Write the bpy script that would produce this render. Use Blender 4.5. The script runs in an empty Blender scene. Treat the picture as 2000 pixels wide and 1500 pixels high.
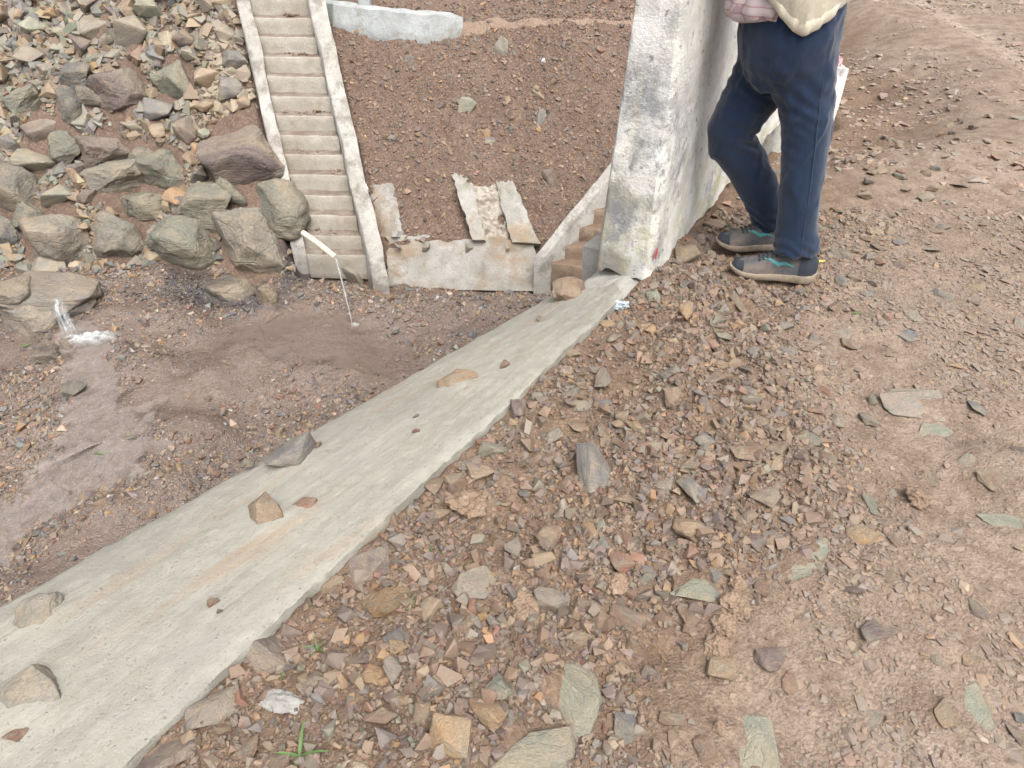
import bpy, bmesh, math, random
import numpy as np
from mathutils import Vector, Matrix, noise as mnoise

sc = bpy.context.scene
# ------------------------------------------------------------------ camera, sky, sun, exposure
CAM_H, PITCH, FPX = 1.35, math.radians(38), 1400.0
cam_d = bpy.data.cameras.new('camera'); cam = bpy.data.objects.new('camera', cam_d)
sc.collection.objects.link(cam); sc.camera = cam
cam.location = (0, 0, CAM_H); cam.rotation_euler = (math.pi/2 - PITCH, 0, 0)
cam_d.sensor_fit = 'HORIZONTAL'; cam_d.sensor_width = 36; cam_d.lens = 36*FPX/2000
cam_d.clip_start = 0.05; cam_d.clip_end = 500

SUN_EL, SUN_AZ = math.radians(60), math.radians(158)       # azimuth from +Y towards +X
world = bpy.data.worlds.new('World'); sc.world = world; world.use_nodes = True
wn = world.node_tree.nodes; wl = world.node_tree.links; wn.clear()
sky = wn.new('ShaderNodeTexSky'); sky.sky_type = 'NISHITA'; sky.sun_disc = False
sky.sun_elevation = SUN_EL; sky.sun_rotation = SUN_AZ
sky.air_density = 1.0; sky.dust_density = 6.0; sky.ozone_density = 1.0
hs = wn.new('ShaderNodeHueSaturation'); hs.inputs['Saturation'].default_value = 0.32   # overcast: the cloud greys the sky
bg = wn.new('ShaderNodeBackground'); bg.inputs['Strength'].default_value = 0.15
wo = wn.new('ShaderNodeOutputWorld')
wl.new(sky.outputs[0], hs.inputs['Color']); wl.new(hs.outputs[0], bg.inputs[0]); wl.new(bg.outputs[0], wo.inputs[0])
sun_d = bpy.data.lights.new('sun', 'SUN'); sun_d.energy = 1.2; sun_d.angle = math.radians(40); sun_d.color = (1.0, 0.95, 0.88)
sun = bpy.data.objects.new('sun', sun_d); sc.collection.objects.link(sun)
sdir = Vector((math.sin(SUN_AZ)*math.cos(SUN_EL), math.cos(SUN_AZ)*math.cos(SUN_EL), math.sin(SUN_EL)))
sun.rotation_euler = sdir.to_track_quat('Z', 'Y').to_euler()
vs = sc.view_settings; vs.view_transform = 'Standard'; vs.look = 'None'; vs.gamma = 1; vs.exposure = 1.06; vs.use_curve_mapping = False

rng = np.random.default_rng(7); random.seed(7)
COL = sc.collection

# ------------------------------------------------------------------ helpers
def S(r, g, b):                                             # sRGB 0-255 to linear
    f = lambda c: (c/12.92 if c <= .04045 else ((c+.055)/1.055)**2.4)
    return (f(r/255), f(g/255), f(b/255))

def h3(ix, iy, iz, seed):
    a = (ix.astype(np.int64)*374761393 + iy.astype(np.int64)*668265263 + iz.astype(np.int64)*2147483647 + seed*1274126177) & 0xffffffff
    a = ((a ^ (a >> 13))*1274126177) & 0xffffffff
    a = ((a ^ (a >> 16))*2246822519) & 0xffffffff
    return ((a ^ (a >> 15)) & 0xffffff)/float(0xffffff)*2 - 1

def vnoise(x, y, z=0.0, seed=0):
    x = np.asarray(x, float); y = np.asarray(y, float); z = np.broadcast_to(np.asarray(z, float), x.shape)
    fx, fy, fz = np.floor(x), np.floor(y), np.floor(z)
    tx, ty, tz = x-fx, y-fy, z-fz
    sm = lambda t: t*t*t*(t*(t*6-15)+10)
    tx, ty, tz = sm(tx), sm(ty), sm(tz)
    r = 0
    for dx in (0, 1):
        for dy in (0, 1):
            for dz in (0, 1):
                w = (tx if dx else 1-tx)*(ty if dy else 1-ty)*(tz if dz else 1-tz)
                r = r + w*h3(fx+dx, fy+dy, fz+dz, seed)
    return r

def fbm(x, y, z=0.0, o=4, seed=0, gain=.5):
    a, s, r = 1.0, 1.0, 0
    for i in range(o):
        r = r + a*vnoise(np.asarray(x)*s + 17.3*i, np.asarray(y)*s - 9.1*i, np.asarray(z)*s, seed+i); a *= gain; s *= 2.03
    return r

def sst(a, b, x):
    t = np.clip((x-a)/(b-a), 0, 1); return t*t*(3-2*t)

def tag(o, label=None, cat=None, group=None, kind=None):
    if label: o['label'] = label
    if cat: o['category'] = cat
    if group: o['group'] = group
    if kind: o['kind'] = kind
    return o

def link(name, me, mat=None, parent=None):
    o = bpy.data.objects.new(name, me); COL.objects.link(o)
    if mat is not None and len(me.materials) == 0: me.materials.append(mat)
    if parent is not None: o.parent = parent
    return o

def empty(name, loc=(0, 0, 0)):
    o = bpy.data.objects.new(name, None); COL.objects.link(o); o.location = loc; o.empty_display_size = .1
    return o

def pymesh(name, v, f, smooth=None):
    me = bpy.data.meshes.new(name); me.from_pydata([tuple(map(float, p)) for p in v], [], [tuple(map(int, q)) for q in f]); me.validate(); me.update()
    if smooth is not None:
        me.shade_smooth()
        if smooth < 179: me.set_sharp_from_angle(angle=math.radians(smooth))
    return me

def npmesh(name, V, Tr, smooth=False):                      # fast triangle/quad mesh from numpy
    me = bpy.data.meshes.new(name); n = Tr.shape[1]
    me.vertices.add(len(V)); me.vertices.foreach_set('co', V.astype(np.float32).ravel())
    me.loops.add(Tr.size); me.loops.foreach_set('vertex_index', Tr.astype(np.int32).ravel())
    me.polygons.add(len(Tr)); me.polygons.foreach_set('loop_start', np.arange(0, Tr.size, n, dtype=np.int32))
    me.polygons.foreach_set('loop_total', np.full(len(Tr), n, np.int32))
    me.update(calc_edges=True)
    if not smooth: me.shade_flat()
    return me

def bm_mesh(bm, name, smooth=None):
    me = bpy.data.meshes.new(name); bm.normal_update(); bm.to_mesh(me); bm.free()
    if smooth is not None:
        me.shade_smooth()
        if smooth < 179: me.set_sharp_from_angle(angle=math.radians(smooth))
    return me

CC, SS = math.cos(PITCH), math.sin(PITCH)
def ray(px, py):
    x = (px-1000)/FPX; y = (750-py)/FPX
    return np.array([x, CC+y*SS, y*CC-SS])
def atz(px, py, z):
    d = ray(px, py); return d*((z-CAM_H)/d[2]) + np.array([0, 0, CAM_H])
def aty(px, py, Y):
    d = ray(px, py); return d*(Y/d[1]) + np.array([0, 0, CAM_H])
def hit(px, py, fn, t0=.4, t1=16):                           # where the sight line meets the ground
    d = ray(px, py); t = np.linspace(t0, t1, 1600)
    g = fn(d[0]*t, d[1]*t) - (CAM_H + d[2]*t)
    k = np.argmax(g > 0)
    if k == 0: k = len(t)-1
    a, b = t[k-1], t[k]; ga, gb = g[k-1], g[k]
    tt = a + (b-a)*(-ga/(gb-ga) if gb != ga else 0)
    return np.array([d[0]*tt, d[1]*tt, CAM_H+d[2]*tt]), tt   # point, depth in metres along the axis

# ------------------------------------------------------------------ materials
def mat(name):
    m = bpy.data.materials.new(name); m.use_nodes = True
    nt = m.node_tree; b = nt.nodes['Principled BSDF']
    return m, nt, b
class NT:
    def __init__(s, nt): s.nt = nt; s.n = nt.nodes; s.l = nt.links
    def new(s, t, **k):
        o = s.n.new(t)
        for a, b in k.items(): setattr(o, a, b)
        return o
    def inp(s, node, name, v):
        if hasattr(v, 'is_linked') or isinstance(v, bpy.types.NodeSocket): s.l.new(v, node.inputs[name])
        else:
            if isinstance(v, tuple) and len(v) == 3 and node.inputs[name].type == 'RGBA': v = (*v, 1)
            node.inputs[name].default_value = v
    def noise(s, vec, scale, detail=6, rough=.6, dist=0, dim='3D'):
        o = s.new('ShaderNodeTexNoise'); o.noise_dimensions = dim
        if vec is not None: s.l.new(vec, o.inputs['Vector'])
        o.inputs['Scale'].default_value = scale; o.inputs['Detail'].default_value = detail
        o.inputs['Roughness'].default_value = rough; o.inputs['Distortion'].default_value = dist
        return o.outputs['Fac']
    def vor(s, vec, scale, feature='F1', out='Distance', rand=1.0):
        o = s.new('ShaderNodeTexVoronoi'); o.feature = feature
        s.l.new(vec, o.inputs['Vector']); o.inputs['Scale'].default_value = scale; o.inputs['Randomness'].default_value = rand
        return o.outputs[out]
    def ramp(s, f, *st):
        o = s.new('ShaderNodeValToRGB'); s.l.new(f, o.inputs[0]); e = o.color_ramp.elements
        while len(e) < len(st): e.new(.5)
        for k, (p, c) in enumerate(st):
            e[k].position = p; e[k].color = (*c, 1) if isinstance(c, tuple) else (c, c, c, 1)
        return o.outputs[0]
    def mix(s, f, a, b, mode='MIX'):
        o = s.new('ShaderNodeMix'); o.data_type = 'RGBA'; o.blend_type = mode
        for i, v in ((0, f), (6, a), (7, b)):
            if isinstance(v, bpy.types.NodeSocket): s.l.new(v, o.inputs[i])
            else: o.inputs[i].default_value = (*v, 1) if isinstance(v, tuple) else v
        return o.outputs[2]
    def math(s, op, a, b=0.0, c=None):
        o = s.new('ShaderNodeMath'); o.operation = op
        for i, v in ((0, a), (1, b)) + (((2, c),) if c is not None else ()):
            if isinstance(v, bpy.types.NodeSocket): s.l.new(v, o.inputs[i])
            else: o.inputs[i].default_value = v
        return o.outputs[0]
    def bump(s, h, strength, dist, normal=None):
        o = s.new('ShaderNodeBump'); o.inputs['Strength'].default_value = strength; o.inputs['Distance'].default_value = dist
        s.l.new(h, o.inputs['Height'])
        if normal is not None: s.l.new(normal, o.inputs['Normal'])
        return o.outputs[0]
    def pos(s): return s.new('ShaderNodeNewGeometry').outputs['Position']
    def obj(s): return s.new('ShaderNodeTexCoord').outputs['Object']
    def sep(s, v):
        o = s.new('ShaderNodeSeparateXYZ'); s.l.new(v, o.inputs[0]); return o.outputs
    def mapped(s, v, scale=(1, 1, 1), rot=(0, 0, 0), loc=(0, 0, 0)):
        o = s.new('ShaderNodeMapping'); s.l.new(v, o.inputs[0]); o.inputs['Scale'].default_value = scale
        o.inputs['Rotation'].default_value = rot; o.inputs['Location'].default_value = loc; return o.outputs[0]

def soil_mat(name, base, light, dark, rough=.9, fine=1.0, wet=None, road=None, seep=False):
    m, nt, b = mat(name); t = NT(nt); P = t.pos()
    n1 = t.noise(P, 1.3, 5, .6); n2 = t.noise(P, 9, 6, .65); n3 = t.noise(P, 70*fine, 5, .7); v = t.vor(P, 110*fine, out='Color')
    c = t.mix(t.ramp(n1, (.35, 0.0), (.65, 1.0)), base, light)
    if road is not None: _ra = t.new('ShaderNodeAttribute', attribute_name='road').outputs['Fac']; c = t.mix(t.math('MULTIPLY', t.math('SUBTRACT', _ra, 1.0), .6), t.mix(_ra, c, t.mix(t.ramp(n1, (.35, 0.0), (.65, 1.0)), road[0], road[1])), S(176, 162, 146))
    c = t.mix(t.ramp(n2, (.42, 0.0), (.62, .6)), c, dark)
    vs_ = t.sep(v)
    c = t.mix(t.math('MULTIPLY', vs_[0], .45), c, t.mix(vs_[1], S(98, 82, 74), S(160, 140, 122)))
    c = t.mix(t.ramp(n3, (.3, .5), (.6, 0.0)), c, dark)
    t.inp(b, 'Base Color', c); b.inputs['Specular IOR Level'].default_value = .3
    r = t.ramp(n2, (.35, rough-.1), (.65, min(1, rough+.08)))
    if wet:
        w = t.ramp(t.noise(P, .9, 4, .55), (wet, 0.0), (wet+.12, 1.0))
        c2 = t.mix(w, c, t.mix(.35, c, S(100, 86, 79))); t.inp(b, 'Base Color', c2)
        rr = t.mix(w, r, (.13, .13, .13)); r = rr
        b.inputs['Specular IOR Level'].default_value = .7
    if seep:
        se = t.new('ShaderNodeAttribute', attribute_name='seep').outputs['Fac']
        cc = b.inputs['Base Color'].links[0].from_socket; t.inp(b, 'Base Color', t.mix(se, cc, S(62, 60, 64))); r = t.mix(se, r, (.22, .22, .22))
    t.inp(b, 'Roughness', r)
    h = t.math('ADD', t.math('MULTIPLY', n2, .6), t.math('MULTIPLY', n3, .45))
    h = t.math('ADD', h, t.math('MULTIPLY', t.noise(P, 32*fine, 4, .6), .5))
    h = t.math('ADD', h, t.math('MULTIPLY', t.vor(P, 150*fine), -.2))
    t.inp(b, 'Normal', t.bump(h, .9, .02/fine))
    return m

def rock_mat(name, rough=.62, use_attr=False, bumpd=.01, sc_=1.0, spec=.35, dust=.45):
    m, nt, b = mat(name); t = NT(nt)
    oi = t.new('ShaderNodeObjectInfo')
    if use_attr:
        P = t.pos(); c0 = t.new('ShaderNodeAttribute', attribute_name='Col').outputs['Color']
        n1 = t.noise(P, 60*sc_, 4, .65); n3 = t.noise(P, 260*sc_, 3, .7)
        c = t.mix(t.ramp(n1, (.3, .35), (.7, 0.0)), c0, t.mix(1.0, c0, (.6, .57, .55), 'MULTIPLY'))
        c = t.mix(t.ramp(t.noise(P, 22*sc_, 5, .7), (.42, 0.0), (.62, dust)), c, S(127, 115, 99))
        c = t.mix(t.ramp(n3, (.55, 0.0), (.8, .22)), c, S(160, 148, 134))
        t.inp(b, 'Normal', t.bump(n3, .5, bumpd))
    else:
        T = t.new('ShaderNodeTexCoord').outputs['Object']
        ad = t.new('ShaderNodeVectorMath', operation='ADD'); t.l.new(T, ad.inputs[0]); 
        rv = t.new('ShaderNodeVectorMath', operation='SCALE'); t.l.new(oi.outputs['Random'], rv.inputs['Scale']); rv.inputs[0].default_value = (37, 19, 53)
        t.l.new(rv.outputs[0], ad.inputs[1]); P = ad.outputs[0]
        c0 = oi.outputs['Color']
        st = t.mapped(P, (1, 1, 1.7), (.5, .3, 0))
        n1 = t.noise(P, 1.6, 5, .6, .4); n2 = t.noise(st, 4.5, 7, .68, .3); n3 = t.noise(P, 26, 5, .72)
        c = t.mix(t.ramp(n1, (.36, 0.0), (.62, .6)), c0, t.mix(1.0, c0, (.72, .7, .71), 'MULTIPLY'))
        c = t.mix(t.ramp(n2, (.52, 0.0), (.68, .6)), c, t.mix(.5, c0, S(176, 150, 118)))
        c = t.mix(t.ramp(t.noise(P, 1.1, 4, .6, .6), (.42, 0.0), (.6, .55)), c, S(150, 138, 116)); c = t.mix(t.ramp(t.noise(st, 1.7, 4, .6, .9), (.5, 0.0), (.64, .5)), c, S(112, 114, 106))
        n4 = t.noise(P, 2.7, 6, .7, .8)
        c = t.mix(t.ramp(n4, (.6, 0.0), (.72, .4)), c, S(146, 116, 88))
        c = t.mix(t.ramp(t.noise(P, 3.4, 7, .72), (.48, 0.0), (.64, dust)), c, S(127, 115, 99))
        c = t.mix(t.ramp(n3, (.35, .55), (.55, 0.0)), c, t.mix(1.0, c, (.5, .48, .48), 'MULTIPLY'))
        c = t.mix(t.ramp(n3, (.6, 0.0), (.8, .4)), c, S(190, 178, 162))
        h = t.math('ADD', t.math('MULTIPLY', n2, 1.0), t.math('MULTIPLY', n3, .35))
        cr = t.ramp(t.vor(st, 2.2, 'DISTANCE_TO_EDGE'), (0.0, 0.0), (.04, 1.0))
        h = t.math('ADD', h, t.math('MULTIPLY', cr, .15))
        t.inp(b, 'Normal', t.bump(h, .8, bumpd*6))
    t.inp(b, 'Base Color', c)
    b.inputs['Roughness'].default_value = rough; b.inputs['Specular IOR Level'].default_value = spec
    return m

def concrete_mat(name, base, dark, light, grain=1.0, streak=None, stain=None, algae=None, rough=.85, coord='pos', dirt=None):
    m, nt, b = mat(name); t = NT(nt); P = t.pos() if coord == 'pos' else t.obj()
    n1 = t.noise(P, 2.2, 6, .62); n2 = t.noise(P, 14*grain, 7, .7); n3 = t.noise(P, 120*grain, 4, .7)
    c = t.mix(t.ramp(n1, (.35, 0.0), (.65, 1.0)), base, light)
    c = t.mix(t.ramp(n2, (.45, 0.0), (.75, .6)), c, dark)
    c = t.mix(t.ramp(n3, (.3, .45), (.5, 0.0)), c, dark)
    if streak is not None:
        sv = t.mapped(P, streak[0], streak[1])
        s1 = t.noise(sv, 3.0, 6, .65, .3)
        c = t.mix(t.ramp(s1, (.52, 0.0), (.68, .55)), c, streak[2])
    if stain is not None:
        c = t.mix(t.ramp(t.noise(P, stain[0], 9, .72, .2), (stain[1], 0.0), (stain[1]+.1, stain[3] if len(stain) > 3 else .85)), c, stain[2])
    if algae is not None:
        c = t.mix(t.ramp(t.noise(P, algae[0], 7, .7, .5), (algae[1], 0.0), (algae[1]+.12, .7)), c, algae[2])
    if dirt is not None:
        nz = t.sep(t.new('ShaderNodeNewGeometry').outputs['Normal'])[2]
        c = t.mix(t.math('MULTIPLY', t.ramp(nz, (.6, 0.0), (.85, 1.0)), t.ramp(n2, (.3, .55), (.6, 1.0))), c, dirt)
    t.inp(b, 'Base Color', c); b.inputs['Roughness'].default_value = rough; b.inputs['Specular IOR Level'].default_value = .25
    h = t.math('ADD', t.math('MULTIPLY', n2, .6), t.math('MULTIPLY', n3, .5))
    t.inp(b, 'Normal', t.bump(h, .7, .012/grain))
    return m

def plain_mat(name, col, rough=.6, spec=.4, var=.25, scale=20, bump=0.0, metallic=0):
    m, nt, b = mat(name); t = NT(nt); P = t.obj()
    n = t.noise(P, scale, 5, .6)
    c = t.mix(t.ramp(n, (.3, 0.0), (.7, 1.0)), tuple(x*(1-var) for x in col), tuple(min(1, x*(1+var)) for x in col))
    t.inp(b, 'Base Color', c); b.inputs['Roughness'].default_value = rough; b.inputs['Specular IOR Level'].default_value = spec
    b.inputs['Metallic'].default_value = metallic
    if bump: t.inp(b, 'Normal', t.bump(t.noise(P, scale*6, 4, .6), .6, bump))
    return m

M = {}
M['ground'] = soil_mat('road_soil', S(108, 89, 72), S(122, 102, 84), S(86, 69, 57), road=(S(137, 121, 106), S(151, 136, 121)))
M['hill'] = soil_mat('hill_soil', S(100, 82, 71), S(114, 95, 83), S(80, 65, 57), fine=.55, seep=True)
M['bed'] = soil_mat('wet_bed_soil', S(108, 93, 84), S(122, 107, 97), S(88, 75, 68), rough=.42, fine=.6, wet=.38, seep=True)
M['rock'] = rock_mat('rock', .66, bumpd=.008, dust=.22)
M['stone'] = rock_mat('stone', .62, bumpd=.0016, dust=.34)
M['wetrock'] = rock_mat('wet_rock', .3, bumpd=.006, spec=.5, dust=.15)
M['pebble'] = rock_mat('pebble', .58, use_attr=True, bumpd=.002)
M['wetpebble'] = rock_mat('wet_pebble', .36, use_attr=True, bumpd=.002, spec=.5, sc_=.6)
def slab_mat():
    m, nt, b = mat('slab_concrete'); t = NT(nt); P = t.pos()
    A = t.mapped(P, (1, 1, 1), (0, 0, math.radians(-52)))        # x runs along the slab
    tro = t.noise(t.mapped(A, (2.2, 14, 8)), 2.2, 6, .62, .4); n1 = t.noise(P, 1.9, 6, .6); n2 = t.noise(P, 17, 7, .72); n3 = t.noise(P, 150, 4, .75); n4 = t.noise(P, 420, 2, .6)
    c = t.mix(t.ramp(n1, (.36, 0.0), (.64, 1.0)), S(138, 136, 128), S(151, 149, 139))
    c = t.mix(t.ramp(tro, (.42, 0.0), (.66, .55)), c, S(126, 122, 111))
    c = t.mix(t.ramp(n2, (.5, 0.0), (.72, .5)), c, S(160, 157, 147))
    c = t.mix(t.ramp(t.noise(t.mapped(A, (.9, 5, 3), loc=(2, 1, 0)), 1.6, 5, .6, .5), (.54, 0.0), (.68, .6)), c, S(146, 126, 104))
    c = t.mix(t.ramp(t.noise(P, 5.5, 8, .75, .3), (.60, 0.0), (.68, .5)), c, S(118, 114, 106))
    pit = t.ramp(n3, (.28, 1.0), (.38, 0.0)); c = t.mix(t.math('MULTIPLY', pit, .45), c, S(96, 92, 86))
    grit = t.ramp(n4, (.62, 0.0), (.7, .35)); c = t.mix(grit, c, S(188, 182, 170))
    ck = t.vor(t.mapped(A, (.8, 2.6, 1)), 1.5, 'DISTANCE_TO_EDGE'); wob = t.math('ADD', ck, t.math('MULTIPLY', t.math('SUBTRACT', n2, .5), .06))
    crk = t.math('MULTIPLY', t.ramp(wob, (.0, 1.0), (.008, 0.0)), t.ramp(n1, (.5, 0.0), (.56, 1.0))); pass
    t.inp(b, 'Base Color', c); b.inputs['Roughness'].default_value = .88; b.inputs['Specular IOR Level'].default_value = .25
    h = t.math('ADD', t.math('MULTIPLY', tro, .5), t.math('MULTIPLY', n2, .35)); h = t.math('ADD', h, t.math('MULTIPLY', n3, .35)); h = t.math('SUBTRACT', h, t.math('MULTIPLY', pit, .25))
    t.inp(b, 'Normal', t.bump(h, .8, .012)); return m
M['slab'] = slab_mat()
M['cement'] = concrete_mat('fresh_cement', S(142, 140, 134), S(116, 114, 110), S(156, 154, 148), grain=1.0)
M['wall'] = concrete_mat('whitewashed_wall', S(206, 205, 198), S(168, 166, 160), S(222, 221, 216), grain=.8, stain=(3.2, .52, S(128, 128, 130)), algae=(4.0, .6, S(186, 180, 140)))
M['stair'] = concrete_mat('stair_concrete', S(162, 155, 142), S(132, 124, 112), S(176, 171, 161), grain=.5, stain=(2.0, .55, S(146, 132, 114), .5), dirt=S(108, 96, 86))
M['stairwall'] = concrete_mat('stair_wall_concrete', S(158, 154, 147), S(116, 111, 105), S(176, 173, 168), grain=.5, stain=(4.5, .50, S(112, 106, 98), .7))
M['rstair'] = concrete_mat('muddy_stair_concrete', S(132, 114, 97), S(104, 89, 76), S(148, 131, 113), grain=.6, stain=(5, .52, S(100, 84, 72), .7), dirt=S(112, 94, 80))
M['toe'] = concrete_mat('toe_wall_concrete', S(148, 144, 136), S(118, 112, 103), S(166, 164, 160), grain=.5, stain=(2.0, .50, S(138, 118, 94), .75), streak=((1.0, 1.0, .22), (0, 0, 0), S(104, 104, 94)), algae=(1.1, .55, S(110, 112, 92)))
M['kerb'] = concrete_mat('kerb_concrete', S(150, 154, 153), S(112, 112, 108), S(170, 174, 174), grain=.5, stain=(2.6, .52, S(128, 120, 108), .7))

# ------------------------------------------------------------------ terrain functions
BND = np.array([(-2.94, -2.74), (-.70, .583), (.295, 2.057), (.49, 2.36), (1.585, 4.30), (2.1, 4.62), (2.25, 5.5), (2.6, 8.0), (3.0, 12.), (3.0, 70.)])
def sdist(x, y):                                             # signed distance, + on the road side
    x = np.asarray(x, float); y = np.asarray(y, float)
    best = np.full(x.shape, 1e9); sg = np.ones(x.shape)
    for a, b in zip(BND[:-1], BND[1:]):
        d = b-a; L2 = d@d
        t = np.clip(((x-a[0])*d[0]+(y-a[1])*d[1])/L2, 0, 1)
        ex, ey = x-(a[0]+t*d[0]), y-(a[1]+t*d[1]); dd = np.hypot(ex, ey)
        s_ = np.where(d[0]*(y-a[1])-d[1]*(x-a[0]) < 0, 1.0, -1.0)
        k = dd < best - 1e-9; best = np.where(k, dd, best); sg = np.where(k, s_, sg)
    return best*sg

def road_mask(x, y):                                         # 0 on the loose gravel bank, 1 on the trodden road
    x = np.asarray(x, float); y = np.asarray(y, float)
    c = .85-.38*sst(1.3, 2.1, y)+.16*fbm(x*1.3, y*1.3, 8, 3, 17)
    return sst(c-.12, c+.3, sdist(x, y))
def track(x, y):                                              # two wheel ruts far down the road
    return np.exp(-((x-3.15-.10*y)/.15)**2)+np.exp(-((x-4.35-.10*y)/.17)**2)
def N0(x, y):                                                # the road and the gravel bank, without the finest relief
    x = np.asarray(x, float); y = np.asarray(y, float); s_ = sdist(x, y)
    near = 1-sst(2.0, 2.4, y); lo = 1-road_mask(x, y); q = sst(.02, .3, s_)*near+(1-near)
    z = .03*np.exp(-((s_-.45)/.25)**2)*near
    z = z - .20*sst(3.2, 4.2, y)*(1-sst(.15, .95, s_)) + .03*sst(3.2, 4.4, y)*np.exp(-((s_-1.15)/.3)**2)
    z = z + q*(.020*fbm(x*1.6, y*1.6, 0, 3, 3) + (.006+.012*lo)*fbm(x*6, y*6, 1, 3, 11))
    z = z - .16*sst(.0, -.05, s_)
    rut = track(x, y)
    z = z - .03*rut*sst(3, 5, y)
    return z
def N(x, y):
    lo = 1-road_mask(x, y)
    return N0(x, y) + (.003+.005*lo)*fbm(np.asarray(x)*24, np.asarray(y)*24, 2, 3, 21, .6)

SP0 = np.array([.32, 6.75]); SPA = np.array([.816, .577])     # right stair: foot of its side wall, climb direction
LSA = np.array([-.36, 1.0])                                  # left stair: climb per metre of Y
def stair_x(y): return -1.88 - .36*(y-6.9)                   # centre line of the left stair
def G0(x, y):
    x = np.asarray(x, float); y = np.asarray(y, float)
    bed = -2.52 + .08*sst(5.8, 6.3, y)*sst(-3.6, -2.2, x)*(1-1.7*sst(6.3, 6.6, y)*sst(-1.6, -1.3, x)) + .05*fbm(x*.9, y*.9, 4, 3, 31) + .10*sst(-3.9, -5.2, x)*sst(4.5, 5.6, y)
    bed = bed + (-.10+.05*fbm(x*2.5, y*2.5, 6, 3, 77))*sst(6.25, 6.6, y)*sst(-1.85, -1.45, x)
    xs = stair_x(y)
    toeL = 6.72 + .22*vnoise(x*.7, y*0+3, 0, 5)
    left = -2.40 + .93*np.maximum(y-toeL, 0) + .12*fbm(x*1.1, y*1.1, 7, 3, 41)
    r = np.maximum(y-7.05, 0)
    midr = -2.22 + 1.02*r + .07*fbm(x*1.5, y*1.5, 9, 4, 51) - .10*np.exp(-((x+.2)/.7)**2)*sst(7.1, 8.2, y)
    bench = -.42 + .03*fbm(x*2, y*2, 3, 2, 8) + .55*np.maximum(y-9.75, 0)
    mid = np.where(y > 8.4, np.minimum(midr, bench), midr)
    mid = np.where(y < 7.05, -9, mid)
    q = (x-SP0[0])*SPA[0]+(y-SP0[1])*SPA[1]
    rb = -2.45 + .80*np.maximum(q, 0)
    rb = np.where((y > 6.9) & (q > 0), rb, -9)
    mid = np.maximum(mid, np.minimum(rb, -.42+.5*np.maximum(y-9.75, 0)))
    wl_ = sst(.22, -.22, x-xs)
    mid = np.maximum(mid, bed); left = np.maximum(left, bed)
    z = left*wl_ + mid*(1-wl_)
    cor = (1-sst(.42, .55, np.abs(x-xs)))*sst(6.6, 6.9, y)     # trench the left stair lies in
    st = -2.48 + 1.17*np.maximum(y-6.95, 0)
    z = z*(1-cor) + (st-.25)*cor
    w = (x-SP0[0])*.577-(y-SP0[1])*.816                      # to the right of the right stair's side wall
    z = np.where((w > .05) & (q > -.1), np.minimum(z, -2.8+.8*np.maximum(q, 0)), z)
    return z
def G(x, y):
    x = np.asarray(x, float); y = np.asarray(y, float)
    steep = sst(6.9, 7.3, y)
    return G0(x, y) + (.012+.022*steep)*fbm(x*5, y*5, 2, 4, 61, .6)

def axis(segs):
    out = []
    for a, b, d in segs: out += list(np.arange(a, b-1e-9, d))
    return np.array(out + [segs[-1][1]])
def grid_mesh(name, xs, ys, fn, keep):
    X, Y = np.meshgrid(xs, ys); Z = fn(X.ravel(), Y.ravel())
    V = np.stack([X.ravel(), Y.ravel(), Z], 1); nx = len(xs); ny = len(ys)
    idx = np.arange(nx*ny).reshape(ny, nx)
    Q = np.stack([idx[:-1, :-1], idx[:-1, 1:], idx[1:, 1:], idx[1:, :-1]], -1).reshape(-1, 4)
    k = keep(X, Y); k = (k[:-1, :-1] & k[:-1, 1:] & k[1:, 1:] & k[1:, :-1]).ravel(); Q = Q[k]
    used = np.unique(Q); remap = -np.ones(nx*ny, int); remap[used] = np.arange(len(used))
    return npmesh(name, V[used], remap[Q], True)

gxs = axis([(-40, -4, 3), (-4, -1.2, .25), (-1.2, 2.0, .013), (2.0, 5.2, .035), (5.2, 9, .15), (9, 60, 2.5)])
gys = axis([(-20, -1, 1.5), (-1, .3, .1), (.3, 3.2, .013), (3.2, 5.5, .03), (5.5, 10, .07), (10, 70, 2.5)])
ground = link('ground', grid_mesh('ground', gxs, gys, N, lambda X, Y: sdist(X, Y) > -.10), M['ground'])
_co = np.empty(len(ground.data.vertices)*3); ground.data.vertices.foreach_get('co', _co); _co = _co.reshape(-1, 3)
_at = ground.data.attributes.new('road', 'FLOAT', 'POINT'); _at.data.foreach_set('value', (road_mask(_co[:, 0], _co[:, 1])+1.3*track(_co[:, 0], _co[:, 1])).astype(np.float32))
tag(ground, 'brown gravelly earth road and bank beside the concrete slab', kind='structure')
qxs = axis([(-60, -9, 3), (-9, -6, .2), (-6, 1.8, .03), (1.8, 4, .15), (4, 60, 3)])
qys = axis([(-15, 1.2, .8), (1.2, 9.6, .03), (9.6, 12, .1), (12, 80, 3)])
hx = lambda X, Y: (Y < 6.55)
def keepG(X, Y): return sdist(X, Y) < .05
bedm = grid_mesh('gully_bed', qxs, qys[qys < 6.63], G, keepG)
gully_bed = link('gully_bed', bedm, M['bed']); tag(gully_bed, 'wet brown gully bed of mud and washed gravel', kind='structure')
hillm = grid_mesh('hillside', qxs, qys[qys > 6.58], G, keepG)
hillside = link('hillside', hillm, M['hill']); tag(hillside, 'steep brown earth hillside across the gully', kind='structure')

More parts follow.
